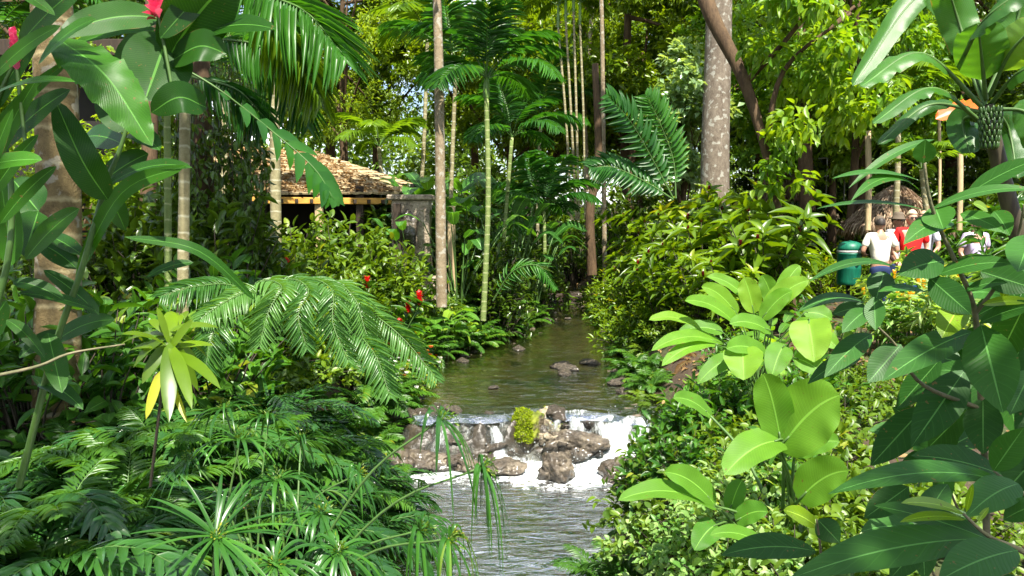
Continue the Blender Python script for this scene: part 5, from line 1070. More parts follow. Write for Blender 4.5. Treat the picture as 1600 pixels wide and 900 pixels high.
M['fruit'] = plain('green_banana', (.035, .085, .015), .4, .3, 8); emit(mb, 'fruit_bunch', M['fruit'], root)
# orange dead leaf
ms, ml = MB(), MB(); C = curve([P(1530, 165, 7.5), P(1495, 172, 7.4), P(1462, 186, 7.4)], 14)
blade(ml, C, .09, [0, -.7, .5], .2, 6, .25, 7, 0, .5, .3, .4); tag(emit(ml, 'dead_leaf', G['petal_orange']), 'withered orange leaf hanging over the tan pole', 'leaf')

# calathea clump on the right bank
def authored_clump(label, base, leaves, mat='paddle', name='broad_leaved_plant', roll0=25, pet=.007, p=.45, q=.6, cat='plant', bend=.25):
    b0 = P(*base); ms, ml = MB(), MB()
    for it in leaves:
        a, b, wp, v = it[:4]; ro = it[4] if len(it) > 4 else roll0
        C = pleaf(ml, a, b, wp * .95, ro, .12, 18, 8, .22, .07, 2.5, v, p, q); A3 = C[0]; g0 = b0 + rs0.randn(3) * [.05, .05, 0]
        tube(ms, curve([g0, g0 * .5 + A3 * .5 + [0, 0, .15 * np.linalg.norm(A3 - g0)], A3, C[3]], 12), np.linspace(pet, pet * .5, 13), 5)
    return authored(name, label, cat, b0, [('stalk', ms, M['stem']), ('leaves', ml, G[mat])])
authored_clump('large clump of bright paddle shaped leaves on the right bank', (1180, 615, 6.0), [
    ((1098, 518, 5.8), (1014, 500, 5.6), 20, .8, 50), ((1155, 512, 5.8), (1070, 470, 5.6), 24, .6, 40), ((1152, 492, 6), (1096, 448, 5.9), 24, .75, 30), ((1178, 490, 6), (1162, 434, 6), 34, .85, 5), ((1195, 490, 5.9), (1264, 438, 5.8), 34, .8, 20), ((1190, 500, 5.9), (1238, 455, 5.8), 30, .6, 20),
    ((1130, 538, 5.8), (1018, 548, 5.5), 24, .6, 45), ((1118, 538, 5.7), (1034, 572, 5.5), 22, .7, 40), ((1160, 545, 5.6), (1162, 594, 5.4), 48, .8, 5), ((1205, 520, 5.8), (1140, 506, 5.7), 26, .4, 40), ((1262, 500, 5.7), (1272, 566, 5.5), 54, .85, 5), ((1240, 510, 5.8), (1310, 545, 5.6), 34, .7, 20),
    ((1200, 560, 5.7), (1135, 545, 5.5), 30, .4, 30), ((1170, 470, 6.1), (1105, 432, 6.1), 18, .6, 40), ((1215, 470, 6.1), (1250, 415, 6.1), 26, .7, 10), ((1240, 560, 5.6), (1290, 590, 5.5), 30, .5, 25), ((1150, 560, 5.7), (1090, 600, 5.6), 26, .3, 25),
    ((1210, 480, 6.2), (1190, 430, 6.2), 28, .4, 5), ((1130, 520, 6.0), (1060, 520, 6.0), 22, .25, 40), ((1225, 540, 5.6), (1205, 590, 5.5), 36, .35, 10), ((1255, 490, 6.0), (1300, 500, 6.0), 28, .4, 30)])
authored_clump('tall stalked plant with two great sunlit round leaves at lower right', (1228, 860, 3.9), [((1222, 702, 3.7), (1192, 584, 3.65), 52, .75, 0), ((1218, 704, 3.7), (1312, 618, 3.5), 88, .95, 20), ((1224, 690, 3.7), (1132, 742, 3.5), 46, .8, 35), ((1242, 712, 3.8), (1312, 690, 3.7), 34, .6, 30),
    ((1248, 782, 3.6), (1326, 736, 3.4), 52, .8, 15), ((1112, 652, 4.2), (1052, 622, 4.1), 24, .6, 35)], pet=.011, p=.4, q=.5)
authored_clump('low broad leaved plant whose leaves reach over the stream edge at lower right', (1165, 845, 3.7), [((1120, 795, 3.6), (966, 782, 3.4), 34, .75, 55), ((1118, 790, 3.6), (1038, 738, 3.5), 34, .75, 30), ((1150, 815, 3.6), (1200, 800, 3.5), 30, .5, 30), ((1120, 820, 3.6), (1085, 860, 3.5), 34, .4, 10), ((1140, 800, 3.7), (1160, 750, 3.7), 30, .4, 10), ((1200, 858, 3.4), (1110, 836, 3.3), 22, .7, 40)], pet=.008)

# ------------------------------------------------------------------ repeated undergrowth
bY = bush('bright yellow green shrub', 40, .6, 1.1, 120, 8, .11, .05, 'cover', low=.05)
fA = fern('light green sword fern', 31, 14, .62, .11, 26, .02, 'fern')
fG = fern('glossy lobed fern', 32, 15, .8, .17, 15, .034, 'gloss', T=T_LOBE, ang=50, e0=(.4, 1.2), k=1.7)
fM = fern('fine bright fern', 33, 16, .4, .07, 24, .014, 'cover', e0=(.3, 1.2))
bS = bush('leafy green shrub', 41, .55, .9, 90, 8, .12, .045, 'shrub')
bL = bush('dark broad leafed shrub', 42, .6, 1.1, 70, 7, .19, .085, 'broad')
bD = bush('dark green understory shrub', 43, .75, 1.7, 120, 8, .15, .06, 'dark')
bC = bush('low ground cover plant', 44, .4, .32, 90, 6, .065, .035, 'cover', stems=4)
bW = bush('white flowering low plant', 45, .4, .38, 70, 7, .08, .04, 'cover', flower='petal_white', nfl=46, fs=.035)
bR = bush('orange flowering low plant', 46, .4, .45, 60, 7, .10, .045, 'shrub', flower='petal_orange', nfl=18, fs=.04)
bV = bush('variegated cream and green ground plant', 47, .35, .3, 110, 6, .045, .026, 'varieg', stems=4)
cS = canes('cane shrub with whorled leaves and maroon flower cones', 51, 10, 1.5, .30, .095, 12, 'shrub', stem='darkstem', cone=('maroon', 2, .07))
cG = canes('upright green cane plant', 52, 10, 1.2, .26, .06, 13, 'broad')
cB = canes('yellow flowered cane plant', 53, 10, .95, .2, .055, 12, 'varieg', cone=('petal_yellow', 4, .09))
pH = paddles('tall heliconia like plant', 61, 13, 1.7, .75, .24, 'banana', lean=.4)
pL = paddles('low broad paddle leaved plant', 62, 12, .55, .35, .13, 'paddle')
sT = straps('arching strap leaved clump', 71, 46, .6, .026)
tR = rosette('ti plant with red top leaves', 81, 26, .3, .055, .45, 'maroon', top='petal_red')
tG = rosette('green narrow leaved rosette', 82, 28, .4, .045, .6, 'shrub')
def gr(x): return x
def sc_(proto, pts, label, group):
    for p in pts: put(proto, p[0], p[1], p[2] if len(p) > 2 else .85 + .35 * rs0.rand(), label, group)
# left bank shaded glossy ferns
pts = [(20, 3.1), (110, 3.3), (200, 3.6), (60, 3.8), (150, 4.1), (250, 4.2), (320, 4.0), (380, 4.4), (300, 4.7), (430, 4.5), (480, 4.9), (220, 4.8), (120, 4.8), (400, 4.9), (350, 5.2), (520, 5.1), (450, 5.4), (560, 5.5), (30, 4.5), (-30, 3.9), (500, 5.7), (560, 6.0), (600, 6.2), (420, 5.9), (260, 5.4), (170, 5.6)]
sc_(fG, pts, 'glossy dark lobed fern among its like covering the shaded left bank', 'glossy ferns covering the left bank')
sc_(fG, [(430, 3.9, .7), (480, 4.4, .75), (560, 6.2, .7)], 'glossy fern hanging down the left bank to the water edge', 'ferns hanging to the water on the left')
sc_(bL, [(40, 4.9), (150, 5.2), (220, 6.0), (330, 5.9), (100, 6.2), (20, 6.4), (260, 7.0), (370, 7.2)], 'broad leafed shrub in the shade around the ringed palm trunk', 'broad leafed shrubs around the ringed palm')
sc_(bD, [(340, 8.0, 1.2), (375, 8.6, .9), (300, 8.6, 1.3), (340, 9.5, 1.2), (200, 8.6, 1.1), (400, 10, .7), (250, 9.4, 1.2), (160, 9.0, .9)], 'tall dark shrub crowding behind the pale ringed cane', 'tall dark shrubs behind the cane palms')
sc_(bS, [(420, 7.2, .9), (470, 7.6, 1.), (520, 8.2, 1.), (450, 8.6, 1.1), (560, 8.8, .9), (500, 9.2, 1.1), (400, 8.0, 1.), (545, 9.8, 1.0), (480, 10.2, 1.2), (430, 9.6, 1.2), (600, 9.8, .8), (150, 7.2, 1.), (200, 7.4, .9)], 'mid green leafy shrub in the planting in front of the cabin', 'leafy shrubs in front of the cabin')
sc_(bY, [(425, 11.4, 1.3), (450, 9.4, 1.1), (470, 11.2, 1.45), (505, 11.4, 1.35), (535, 11.4, 1.5), (570, 11.2, 1.3), (600, 11.2, 1.3), (490, 10.2, 1.2), (625, 11.0, 1.1), (545, 9.2, .9), (515, 8.8, .8), (490, 8.4, .8), (600, 9.2, .7), (640, 10.4, .65), (410, 9, 1.)], 'bright yellow green shrub hiding the cabin counter', 'bright shrubs hiding the cabin counter')
sc_(sT, [(455, 9.4, 1.3), (500, 9.0, 1.2), (540, 8.6, 1.2), (580, 9.2, 1.0)], 'clump of long thin arching leaves in front of the cabin counter', 'thin leaved clumps in front of the cabin')
sc_(bW, [(575, 8.3, 1.), (605, 8.6, 1.), (640, 8.8, 1.), (720, 9.3, .9), (660, 9.0, 1.)], 'white flowering bedding plant on the left bank', 'white flowering plants on the left bank')
sc_(bR, [(690, 9.2, 1.), (655, 8.8, .9), (600, 9.4, 1.), (745, 10.2, .9), (535, 8.0, .8), (700, 8.2, .8)], 'orange flowering plant on the left bank', 'orange flowering plants on the left bank')
sc_(fA, [(560, 6.6), (600, 7.0), (640, 7.4), (680, 7.8), (620, 7.4), (650, 8.0), (700, 8.4), (720, 8.8), (740, 9.4), (690, 8.8), (760, 9.9), (790, 10.8), (815, 11.8), (780, 11.4), (750, 10.6), (840, 13.2), (820, 12.6), (845, 14.2)], 'light green fern fringing the left bank above the upper pool', 'ferns fringing the left bank')
sc_(pH, [(640, 12.6, .8), (715, 12.2, .9), (740, 13.6, 1.), (790, 13.8, 1.1), (830, 14.8, 1.), (680, 14.4, 1.2), (770, 15.5, 1.2), (560, 17.5, 1.2), (610, 17, 1.1), (520, 18, 1.1), (470, 18.5, 1.2), (870, 17.0, 1.0), (820, 17.8, 1.2)], 'tall paddle leaved plant in the dark planting beyond the cabin corner', 'tall paddle leaved plants in the middle')
sc_(pL, [(800, 10.3, 1.), (760, 10.0, .9), (830, 11.4, .9), (722, 9.8, .8), (770, 10.8, 1.1)], 'light strap leaved plant at the foot of the green cane palm', 'strap leaved plants at the foot of the green cane palm')
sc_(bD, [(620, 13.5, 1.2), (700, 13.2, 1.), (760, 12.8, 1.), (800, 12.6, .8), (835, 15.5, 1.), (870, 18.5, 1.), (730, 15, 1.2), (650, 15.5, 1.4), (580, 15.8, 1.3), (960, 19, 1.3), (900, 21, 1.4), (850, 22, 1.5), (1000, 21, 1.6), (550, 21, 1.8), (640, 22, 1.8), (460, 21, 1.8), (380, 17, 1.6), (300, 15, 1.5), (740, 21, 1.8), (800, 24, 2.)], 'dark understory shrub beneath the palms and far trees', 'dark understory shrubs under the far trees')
put(tR, 480, 8.7, 1.35, 'tall ti plant with a bright red leaf spike in front of the cabin'); put(tR, 655, 9.6, 1.0, 'red leaved ti plant left of the slim pale trunk'); put(tR, 683, 9.9, 1.1, 'brightest red ti plant touching the slim pale trunk'); put(tR, 560, 9.9, .9, 'small ti plant beside the cabin counter'); put(tR, 1270, 10, .7, 'small maroon ti plant on the right bank')
# right bank
sc_(fA, [(930, 13.8, .8), (925, 12.6, .8), (955, 11.9, .9), (960, 10.9, .9), (975, 10.2, .8), (985, 9.6, .9), (940, 15, .8), (990, 8.9, .8), (1010, 9.4, .8)], 'fern fringing the right bank above the upper pool', 'ferns fringing the right bank')
sc_(fM, [(985, 9.3, .9), (1000, 8.8, .9), (1010, 8.4, .9), (1020, 9.0, 1.), (995, 8.2, .7), (1025, 8.0, .6), (985, 10.2, .9), (1010, 10.4, 1)], 'fine yellow green fern on the mossy edge of the upper pool', 'fine ferns on the right edge of the pool')
put(fA, 960, 4.6, .8, 'sword fern leaning over the lower stream at the bottom right'); put(fA, 1010, 4.2, .9, 'sword fern with upright fronds at the bottom right beside the stream'); put(fA, 960, 4.0, .8, 'sword fern at the bottom edge right of the stream'); put(fM, 1005, 7.75, .4, 'tiny fern tuft on the dark rock right of the white water')
sc_(bS, [(955, 12.4, .9), (985, 11.2, .9), (940, 14.0, .8), (1000, 12.6, 1.), (1030, 11.2, .9), (960, 15.6, .9), (1040, 11, .6), (975, 17, 1.), (1060, 10.2, .5), (930, 16.5, .8)], 'small leaved green shrub on the right bank of the upper pool', 'small leaved shrubs on the right bank')
sc_(cS, [(1195, 9.8, 1.25), (1185, 10., 1.2), (1000, 12.4, .95), (1050, 11.6, 1.), (1100, 11., 1.), (1150, 11.4, 1.), (1200, 11, .95), (1130, 12.4, 1.1), (1060, 13, 1.1), (1215, 11.8, 1.), (1180, 10.2, .85), (1010, 14, 1.1), (1120, 13, 1.35), (1085, 13, 1.3), (1150, 13.2, 1.3), (1090, 9.8, .85), (1225, 10.8, .8), (1030, 10.6, .8), (1210, 13, 1.1), (1140, 9.3, .75)], 'tall cane shrub with maroon flower cones on the right bank', 'cane shrubs with maroon cones on the right bank')
sc_(bL, [(1090, 7.2, .3), (1120, 6.9, .35), (1130, 8.2, .4), (1080, 6.6, .32), (1140, 7.6, .4), (1060, 5.6, .45), (1010, 5.3, .4), (1040, 5.0, .45), (1090, 5.4, .5), (1130, 5.9, .5), (1080, 4.8, .4)], 'dark broad leafed ground plant on the right bank near the cascade', 'dark broad leafed plants on the right bank')
sc_(bC, [(1110, 6.3), (1130, 6.7), (1070, 6.2), (1040, 6.5), (1095, 5.9), (1125, 5.4), (1060, 5.7), (1160, 6.2), (1180, 5.6), (1150, 5.1), (1200, 6.4), (1110, 4.7), (1060, 4.9), (1170, 4.6), (1240, 6.5), (1290, 7), (1330, 6.2), (1280, 5.6), (1220, 5.0), (1340, 7.6), (1260, 8.2), (1390, 7), (1440, 6.4), (1490, 7.2)], 'low leafy ground cover plant on the right bank', 'ground cover plants on the right bank')
sc_(bV, [(1060, 4.1), (1110, 3.9), (1160, 3.8), (1000, 3.9, .8), (1090, 3.6), (1140, 3.5), (1200, 3.7), (1180, 4.2), (1030, 3.6, .8), (1230, 3.5)], 'low cream and green variegated plant along the bottom right', 'variegated plants along the bottom right')
sc_(bC, [(930, 3.7, .7), (960, 3.5, .8), (1260, 3.3), (1310, 3.6), (1380, 3.4), (1340, 4.2), (1420, 3.9), (1480, 4.4), (1540, 3.8), (1270, 4.4), (1300, 5)], 'low leafy plant under the dark leathery shrub', 'low plants under the leathery shrub')
sc_(pL, [(1240, 7.4, .9), (1300, 8.4, .9), (1210, 8.6, .9), (1350, 9, .8), (1270, 9.2, .8)], 'low paddle leaved plant between the bright clump and the litter bin', 'low paddle leaved plants near the litter bin')
sc_(cB, [(1420, 9.6, 1.), (1470, 9.2, 1.), (1510, 9.6, 1.1), (1400, 8.8, .9), (1440, 8.4, .9), (1490, 8.2, .9), (1550, 9, 1.), (1380, 9.4, .85), (1450, 10.0, 1.1), (1520, 8.4, .9), (1590, 8.6, 1.)], 'sunlit pale leaved plant with yellow flower spikes in front of the visitors', 'yellow flowered plants in front of the visitors')
sc_(bS, [(1295, 14.2, 1.), (1330, 15.4, 1.), (1350, 14.6, .9), (1310, 17, 1.2), (1280, 15, 1.1)], 'bright yellow green sunlit shrub behind the litter bin', 'sunlit shrubs behind the litter bin')
sc_(sT, [(1250, 11.2, 1.3), (1268, 12.4, 1.3), (1235, 12.2, 1.2)], 'dark clump of narrow leaves left of the litter bin', 'narrow leaved clumps left of the litter bin')
sc_(cG, [(1560, 11, 1.2), (1610, 10, 1.2), (1580, 13, 1.4), (1530, 14, 1.3), (1480, 15, 1.2), (1640, 8, 1.1)], 'green cane plant under the banana at the right edge', 'cane plants under the banana')
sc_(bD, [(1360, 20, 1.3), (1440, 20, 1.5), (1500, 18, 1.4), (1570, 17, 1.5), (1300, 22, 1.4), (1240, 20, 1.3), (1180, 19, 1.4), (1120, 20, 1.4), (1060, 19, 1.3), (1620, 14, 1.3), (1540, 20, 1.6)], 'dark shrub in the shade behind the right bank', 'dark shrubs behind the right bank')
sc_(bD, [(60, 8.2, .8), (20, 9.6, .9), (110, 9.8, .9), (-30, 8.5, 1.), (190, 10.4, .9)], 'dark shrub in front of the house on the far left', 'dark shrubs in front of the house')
# ivy like climber on the leaning trunk and dark vines curtain left
ml, ms = MB(), MB(); r = np.random.RandomState(6); c0 = P(338, 330, 8.2)
for k in range(34):
    x = r.uniform(-.55, .5); y = r.uniform(-.35, .35); top = P(338, 130, 8.2)[2] + r.uniform(-.4, .3); bot = gzf(c0[0], c0[1]) + r.uniform(.1, 1.2); C = curve([(c0[0] + x, c0[1] + y, top), (c0[0] + x + r.randn() * .08, c0[1] + y, (top + bot) / 2), (c0[0] + x + r.randn() * .1, c0[1] + y, bot)], 14)
    tube(ms, C, .004, 4); n = 60; i = r.rand(n) * 13.9; q_ = i.astype(int); pos = C[q_] + (C[q_ + 1] - C[q_]) * (i - q_)[:, None] + r.randn(n, 3) * .03; D = r.randn(n, 3) * .6 - [0, 0, .9]
    ml.inst(T_OVAL, frames(D, r.randn(n, 3) * .5 + [0, -.6, .8], .11, .045), pos, r.rand(n))
authored('hanging_creeper', 'curtain of dark creeper hanging behind the pale ringed cane', 'creeper', (c0[0], c0[1], gzf(c0[0], c0[1])), [('stem', ms, M['darkstem']), ('leaves', ml, G['dark'])])

# dense planting right along both edges
def edge(proto, side, ds, off, label, group, s=(.8, 1.2)):
    for d in ds:
        y = d + rs0.randn() * .12; x = (np.interp(y, YS, LE) - off * (.4 + 1.1 * rs0.rand())) if side < 0 else (np.interp(y, YS, RE) + off * (.4 + 1.1 * rs0.rand()))
        first = proto.name not in USED; USED.add(proto.name); loc = (x, y, gzf(x, y) - .03); sc__ = rs0.uniform(*s)
        copy_thing(proto, loc, rs0.rand() * 6.28, label, sc__, group)
g1, g2 = 'ferns fringing the left bank', 'ferns fringing the right bank'
edge(fA, -1, np.arange(6.4, 16.5, .42), .22, 'light green fern fringing the left bank above the upper pool', g1, (.8, 1.1))
edge(fA, -1, np.arange(6.6, 15, .5), .7, 'light green fern fringing the left bank above the upper pool', g1, (.9, 1.3))
edge(bC, -1, np.arange(6.2, 16, .4), .9, 'low leafy ground cover plant on the left bank', 'ground cover plants on the left bank', (.9, 1.4))
edge(bC, -1, np.arange(6.2, 14, .5), 1.7, 'low leafy ground cover plant on the left bank', 'ground cover plants on the left bank', (1, 1.6))
edge(bS, -1, np.arange(6.8, 13, .55), 2.4, 'mid green leafy shrub in the planting in front of the cabin', 'leafy shrubs in front of the cabin', (.6, 1.0))
edge(fM, -1, np.arange(6.0, 12, .5), .35, 'fine bright fern low on the left bank', 'fine ferns on the left bank', (.7, 1.1))
edge(fA, 1, np.arange(8.6, 17, .6), .3, 'fern fringing the right bank above the upper pool', g2, (.6, .9))
edge(bC, 1, np.concatenate([np.arange(4.2, 6.6, .4), np.arange(10.2, 16, .5)]), .6, 'low leafy ground cover plant on the right bank', 'ground cover plants on the right bank', (.8, 1.2))

cR = canes('red ginger plant with bright red flower spikes', 54, 7, .8, .24, .07, 9, 'broad', cone=('petal_red', 3, .12))
for px, d, s_, lab in [(668, 9.3, 1.15, 'red flowering ginger just left of the slim pale trunk'), (702, 9.6, 1.0, 'red flowering ginger close behind the slim pale trunk'), (478, 8.3, 1.1, 'red flowering ginger in front of the cabin counter'), (560, 8.9, 1.0, 'red flowering ginger among the bright shrubs below the cabin roof')]: put(cR, px, d, s_, lab)
sc_(bR, [(668, 9.0, 1.3), (700, 9.2, 1.3)], 'orange flowering plant on the left bank', 'orange flowering plants on the left bank')
sc_(bW, [(600, 8.6, 1.3), (650, 9.2, 1.3)], 'white flowering bedding plant on the left bank', 'white flowering plants on the left bank')
sc_(bL, [(1150, 6.6, .4), (1190, 5.8, .4), (1170, 8.6, .5), (1240, 6.0, .5), (1290, 6.6, .55), (1200, 4.6, .4), (1250, 4.3, .4)], 'dark broad leafed ground plant on the right bank near the cascade', 'dark broad leafed plants on the right bank')

sc_(pL, [(1070, 6.2, .55), (1100, 5.7, .5), (1130, 6.8, .55), (1050, 5.5, .45), (1160, 7.2, .6), (1210, 6.8, .6)], 'small paddle leaved plant among the ground cover of the right bank', 'small paddle leaved plants on the right bank')
sc_(fA, [(1090, 6.9, .6), (1065, 7.0, .55), (1120, 7.6, .6), (1000, 5.0, .5)], 'fern among the ground cover of the right bank', 'ferns among the right bank ground cover')

sc_(fA, [(60, 3.5, 1.2), (180, 3.9, 1.2), (290, 3.7, 1.1), (360, 4.6, 1.2), (450, 5.0, 1.2), (520, 5.6, 1.2), (240, 4.5, 1.2), (120, 4.4, 1.2), (400, 4.1, 1.), (10, 3.3, 1.)], 'light green sword fern rising among the dark glossy ferns', 'sword ferns among the glossy ferns')
sc_(sT, [(30, 3.0, .8), (300, 5.2, 1.), (420, 5.6, 1.), (480, 6.0, 1.), (180, 5.0, 1.), (550, 6.6, .9)], 'clump of arching strap leaves among the left bank ferns', 'strap leaved clumps among the left bank ferns')
fD = fern('dead brown fern fronds sagging among the left bank ferns', 34, 6, .7, .12, 22, .02, 'dry', e0=(.1, .7))
sc_(fD, [(220, 3.4, .8), (470, 4.9, .8), (80, 4.0, .9), (590, 7.1, .6), (340, 4.3, .8)], 'dead brown fern fronds sagging among the left bank ferns', 'dead fern fronds on the left bank')
sc_(fD, [(1040, 6.6, .5), (1110, 6.0, .6), (1090, 8.8, .6)], 'dead brown fern fronds on the right bank', 'dead fern fronds on the right bank')
# ------------------------------------------------------------------ litter bin
M['bin'] = plain('green_bin_plastic', (.005, .15, .085), .45, .35, 5, c2=(.003, .085, .05), stretch=(6, 6, .7))
M['bag'] = plain('grey_bin_liner', (.5, .5, .48), .4, .3, 20, bump=.4); M['blackmetal'] = plain('black_post', (.02, .02, .02), .5)
c = P(1327, 412, 12.0); zg = gzf(c[0], c[1]); root = thing('litter_bin', 'green domed litter bin on a black post beside the path', 'litter bin', (c[0], c[1], zg)); zb = P(1327, 445, 12)[2] - zg; zt = P(1327, 392, 12)[2] - zg; zd = P(1327, 377, 12)[2] - zg; rb = .185
def lathe(prof_, k=32):
    a = np.linspace(0, 6.283, k, endpoint=False); return np.array([[(r_ * math.cos(t), r_ * math.sin(t), z) for t in a] for r_, z in prof_])
mb = MB(); mb.grid(lathe([(.001, zb), (rb * .93, zb), (rb * .98, zb + .02), (rb, zb + .06), (rb, (zb + zt) / 2 - .02), (rb * 1.03, (zb + zt) / 2), (rb, (zb + zt) / 2 + .02), (rb * 1.01, zt - .06), (rb * 1.04, zt - .05), (rb * 1.04, zt - .03), (rb * .96, zt - .03)]), closed=True); emit(mb, 'body', M['bin'], root)
mb = MB(); mb.grid(lathe([(rb * .97, zt - .035), (rb * 1.02, zt - .03), (rb * 1.05, zt + .0), (rb * 1.0, zt + .012), (rb * .9, zt + .005)]), closed=True); emit(mb, 'liner', M['bag'], root)
h = zd - zt; mb = MB(); mb.grid(lathe([(rb * .9, zt + .0), (rb * 1.03, zt + .02), (rb * 1.03, zt + .045), (rb * .97, zt + .05 + h * .2), (rb * .82, zt + .03 + h * .62), (rb * .5, zt + h * .98), (.001, zt + h * 1.08)]), closed=True); emit(mb, 'lid', M['bin'], root)
mb = MB(); tube(mb, [(0, 0, -.1), (0, 0, zb + .03)], .03, 10); emit(mb, 'post', M['blackmetal'], root)

# ------------------------------------------------------------------ visitors
def skinned(name, V, E, rad, mat, parent, sub=2, smooth=True):
    bm = bmesh.new(); ly = bm.verts.layers.skin.verify()
    for i, v in enumerate(V):
        q = bm.verts.new(tuple(v)); rr = rad[i] if isinstance(rad[i], tuple) else (rad[i], rad[i]); q[ly].radius = rr; q[ly].use_root = i == 0
    bm.verts.ensure_lookup_table()
    for a_, b_ in E: bm.edges.new((bm.verts[a_], bm.verts[b_]))
    me = bpy.data.meshes.new(name); bm.to_mesh(me); bm.free(); o = bpy.data.objects.new(name, me); COL.objects.link(o)
    m1 = o.modifiers.new('skin', 'SKIN'); m1.use_smooth_shade = True; m2 = o.modifiers.new('sub', 'SUBSURF'); m2.levels = m2.render_levels = sub
    dg = bpy.context.evaluated_depsgraph_get(); me2 = bpy.data.meshes.new_from_object(o.evaluated_get(dg)); bpy.data.objects.remove(o)
    me2.name = name; me2.materials.clear(); me2.materials.append(mat)
    for p in me2.polygons: p.use_smooth = True
    o2 = bpy.data.objects.new(name, me2); COL.objects.link(o2)
    if parent: o2.parent = parent
    return o2
def ell(name, c, s, mat, parent, fn=None, seg=20):
    bm = bmesh.new(); bmesh.ops.create_uvsphere(bm, u_segments=seg, v_segments=seg // 2 + 2, radius=1)
    for v in bm.verts:
        p = np.array(v.co)
        if fn: p = fn(p)
        v.co = Vector((p[0] * s[0] + c[0], p[1] * s[1] + c[1], p[2] * s[2] + c[2]))
    me = bpy.data.meshes.new(name); bm.to_mesh(me); bm.free(); me.materials.append(mat)
    for p in me.polygons: p.use_smooth = True
    o = bpy.data.objects.new(name, me); COL.objects.link(o); o.parent = parent; return o
M['skin'] = plain('light_skin', (.55, .30, .21), .55, .08, 6); M['skin_tan'] = plain('tanned_skin', (.36, .19, .12), .5, .08, 6)
M['eye'] = plain('dark_eye', (.03, .02, .02), .2, 0); M['lip'] = plain('lip', (.4, .13, .11), .5, .1)
def cloth(nm, c, c2=None, sc__=5.): return plain(nm, c, .85, .15, sc__, c2=c2, spec=.2, bump=.15)
def person(label, px, pyhead, d, rz, skin, shirt, trousers, hair, pose, H=1.7, hat=None, glasses=False, hairlen=.0, lean=0.):
    """rz 0 faces the camera"""
    top = P(px, pyhead, d); zg = gzf(top[0], top[1]); Ht = top[2] - zg; s = Ht / 1.0 if pose.get('fit') else 1.0
    H = Ht; k = H / 1.72; root = thing('person', label, 'person', (top[0], top[1], zg), rz)
    hip = .93 * k; sh = 1.42 * k; nk = 1.50 * k; hd = 1.60 * k; w = .19 * k
    L = lambda *a: np.array(a, float)
    y0 = -lean * .25
    V = [L(0, 0, hip), L(0, y0 * .5, 1.13 * k), L(0, y0, 1.34 * k), L(0, y0 * 1.1, nk), L(0, y0 * 1.2 - .015, 1.56 * k)]; E = [(0, 1), (1, 2), (2, 3), (3, 4)]; rad = [(.135 * k, .10 * k), (.13 * k, .095 * k), (.15 * k, .10 * k), .05 * k, .045 * k]
    arms = {}
    for sd in (-1, 1):
        el, wr = pose[sd]; i = len(V); V += [L(sd * w, y0, sh), L(*el) * k, L(*wr) * k]; E += [(2, i), (i, i + 1), (i + 1, i + 2)]; rad += [.052 * k, .04 * k, .028 * k]; arms[sd] = (L(*el) * k, L(*wr) * k)
        j = len(V); V += [L(sd * .09 * k, 0, .86 * k), L(sd * .10 * k, -.02, .48 * k), L(sd * .10 * k, .02, .08 * k), L(sd * .12 * k, -.13 * k, .035 * k)]; E += [(0, j), (j, j + 1), (j + 1, j + 2), (j + 2, j + 3)]; rad += [.085 * k, .058 * k, .04 * k, (.045 * k, .03 * k)]
        # palm and five fingers
        dr = nrm(arms[sd][1] - arms[sd][0]); wv = arms[sd][1]; S = nrm(np.cross(dr, [0, 0, 1.]) + [1e-3, 0, 0]); pm = len(V); V.append(wv + dr * .05 * k); E.append((i + 2, pm)); rad.append((.032 * k, .016 * k))
        for f in range(4):
            q = len(V); b = wv + dr * .09 * k + S * (f - 1.5) * .02 * k; e = b + dr * (.035 + .01 * (f in (1, 2))) * k + [0, 0, -.01]; V += [b, e, e + dr * .022 * k - [0, 0, .018 * k]]; E += [(pm, q), (q, q + 1), (q + 1, q + 2)]; rad += [.010 * k, .009 * k, .007 * k]
        q = len(V); V += [wv + dr * .04 * k + S * .035 * k, wv + dr * .075 * k + S * .055 * k]; E += [(pm, q), (q, q + 1)]; rad += [.011 * k, .008 * k]
    body = skinned('body', V, E, rad, M[skin], root)
    hc = (0, y0 * 1.3 - .02, hd + .01)
    def face(p):
        x, y, z = p; f = max(0, -y); x *= 1 - .18 * max(0, -z) ; y = y * (1.0 if y > 0 else .92)
        y -= .20 * math.exp(-((x / .13) ** 2)) * math.exp(-(((z + .08) / .17) ** 2)) * (f > .3)      # nose
        y += .07 * (math.exp(-(((abs(x) - .36) / .16) ** 2)) * math.exp(-(((z - .1) / .12) ** 2))) * (f > .3)   # eye sockets
        y -= .06 * math.exp(-((x / .25) ** 2)) * math.exp(-(((z + .75) / .18) ** 2)) * (f > .2)      # chin
        return np.array([x, y, z])
    hdv = ell('head', hc, (.075 * k, .095 * k, .115 * k), M[skin], root, face, 36)
    for sd in (-1, 1):
        ell('ear', (sd * .077 * k, hc[1] + .01, hc[2]), (.012, .022, .032), M[skin], hdv, None, 10)
        ell('eye', (sd * .029 * k, hc[1] - .082 * k, hc[2] + .012), (.012, .008, .006), M['eye'], hdv, None, 10)
    ell('mouth', (0, hc[1] - .088 * k, hc[2] - .055 * k), (.022, .008, .006), M['lip'], hdv, None, 10)
    if glasses:
        bl = [(sd * .03 * k, hc[1] - .094 * k, hc[2] + .013, .046, .008, .03) for sd in (-1, 1)] + [(0, hc[1] - .095 * k, hc[2] + .02, .03, .006, .006)] + [(sd * .076 * k, hc[1] - .04, hc[2] + .02, .004, .11, .006) for sd in (-1, 1)]
        boxes('sunglasses', bl, M['eye'], root, .003)
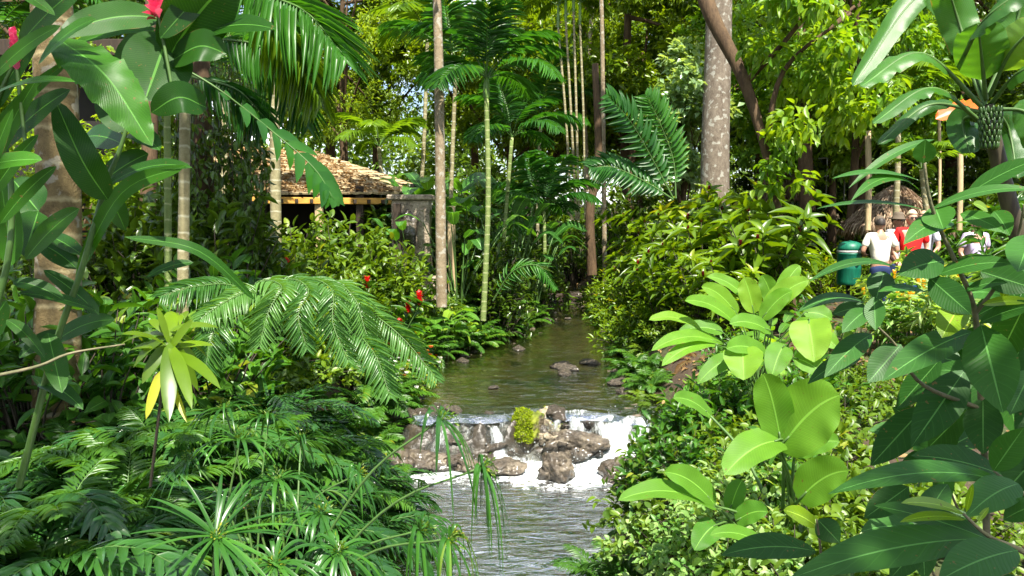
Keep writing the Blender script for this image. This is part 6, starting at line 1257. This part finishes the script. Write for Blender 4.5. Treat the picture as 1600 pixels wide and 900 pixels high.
    if hair:
        def hf(p):
            x, y, z = p
            if y < -.05 and z < .42: z = .42 + (z - .42) * .02; y = min(y, -.1) * .75
            elif z < -.2 - hairlen: z = -.2 - hairlen + (z + .2) * .1
            return np.array([x, y, z]) * (1 + .05 * mnoise.noise(Vector(p * 6)))
        ell('hair', (hc[0], hc[1] + .012, hc[2] + .015), (.086 * k, .102 * k, (.118 + .03 * hairlen) * k), M[hair], root, hf, 30)
    if hat:
        kd, hm = hat
        if kd == 'brim': pr_ = [(.001, .135), (.06, .13), (.082, .10), (.09, .03), (.13, .02), (.17, .03), (.172, .025), (.13, .010), (.088, .015)]
        else: pr_ = [(.001, .125), (.05, .12), (.08, .085), (.09, .03), (.088, .02)]
        mb = MB(); mb.grid(lathe([(r_ * k, z) for r_, z in pr_]), closed=True); o = emit(mb, 'hat', M[hm], root); o.location = (0, hc[1], hc[2] + .015); o.rotation_euler = (.08, 0, 0)
    # shirt with sleeves
    V2 = [L(0, 0, .90 * k), L(0, y0 * .5, 1.13 * k), L(0, y0, 1.34 * k), L(0, y0 * 1.1, 1.475 * k)]; E2 = [(0, 1), (1, 2), (2, 3)]; r2 = [(.165 * k, .125 * k), (.155 * k, .118 * k), (.168 * k, .118 * k), .06 * k]
    for sd in (-1, 1):
        i = len(V2); el = arms[sd][0]; V2 += [L(sd * w, y0, sh), L(sd * w, y0, sh) * .25 + el * .75]; E2 += [(2, i), (i, i + 1)]; r2 += [.066 * k, .066 * k]
    skinned('shirt', V2, E2, r2, M[shirt], root)
    V3 = [L(0, 0, .95 * k), L(0, 0, .90 * k)]; E3 = [(0, 1)]; r3 = [(.145 * k, .11 * k), (.15 * k, .115 * k)]
    for sd in (-1, 1): j = len(V3); V3 += [L(sd * .09 * k, 0, .80 * k), L(sd * .10 * k, -.01, .48 * k), L(sd * .10 * k, .02, .12 * k)]; E3 += [(1, j), (j, j + 1), (j + 1, j + 2)]; r3 += [.10 * k, .078 * k, .065 * k]
    skinned('trousers', V3, E3, r3, M[trousers], root)
    return root
M['c_cream'] = cloth('cream_shirt', (.72, .68, .58)); M['c_floral'] = cloth('navy_white_floral', (.75, .75, .75), (.01, .02, .07), 26.); M['c_red'] = cloth('red_top', (.75, .02, .02)); M['c_white'] = cloth('white_blue_shirt', (.68, .72, .80)); M['c_lilac'] = cloth('lilac_top', (.50, .42, .60))
M['c_navy'] = cloth('navy_trousers', (.02, .035, .10)); M['c_jeans'] = cloth('blue_jeans', (.03, .09, .28)); M['h_dark'] = plain('dark_hair', (.03, .022, .018), .6, .4, 40); M['h_blond'] = plain('blonde_hair', (.62, .50, .34), .6, .3, 40); M['h_grey'] = plain('reddish_blonde_hair', (.5, .33, .2), .6, .3, 40); M['hatdark'] = plain('dark_straw_hat', (.12, .09, .06), .8, .3, 40)
rel = {-1: ((-.26, .02, 1.13), (-.22, -.14, .95)), 1: ((.26, .02, 1.13), (.22, -.14, .95))}
person('person in cream short sleeved shirt turned away with a dark cap, leaning forward', 1379, 341, 11.6, R(175), 'skin_tan', 'c_cream', 'c_navy', 'h_dark', {-1: ((-.28, .0, 1.15), (-.12, -.22, 1.08)), 1: ((.30, .0, 1.15), (.20, -.2, 1.1))}, hat=('cap', 'hatdark'), lean=.25)
person('person in wide dark hat, sunglasses and navy floral shirt facing the garden', 1402, 335, 12.2, R(25), 'skin_tan', 'c_floral', 'c_navy', 'h_dark', rel, hat=('brim', 'hatdark'), glasses=True)
person('person with blonde hair and sunglasses in a bright red top', 1425, 331, 11.6, R(-10), 'skin', 'c_red', 'c_jeans', 'h_blond', rel, glasses=True, hairlen=.5)
person('person in pale blue white shirt with head tipped down behind the one in red', 1445, 331, 12.4, R(-60), 'skin', 'c_white', 'c_navy', 'h_grey', rel)
person('person in lilac top with short reddish hair half hidden by leaves at the right', 1526, 340, 11.6, R(10), 'skin', 'c_lilac', 'c_navy', 'h_grey', rel)
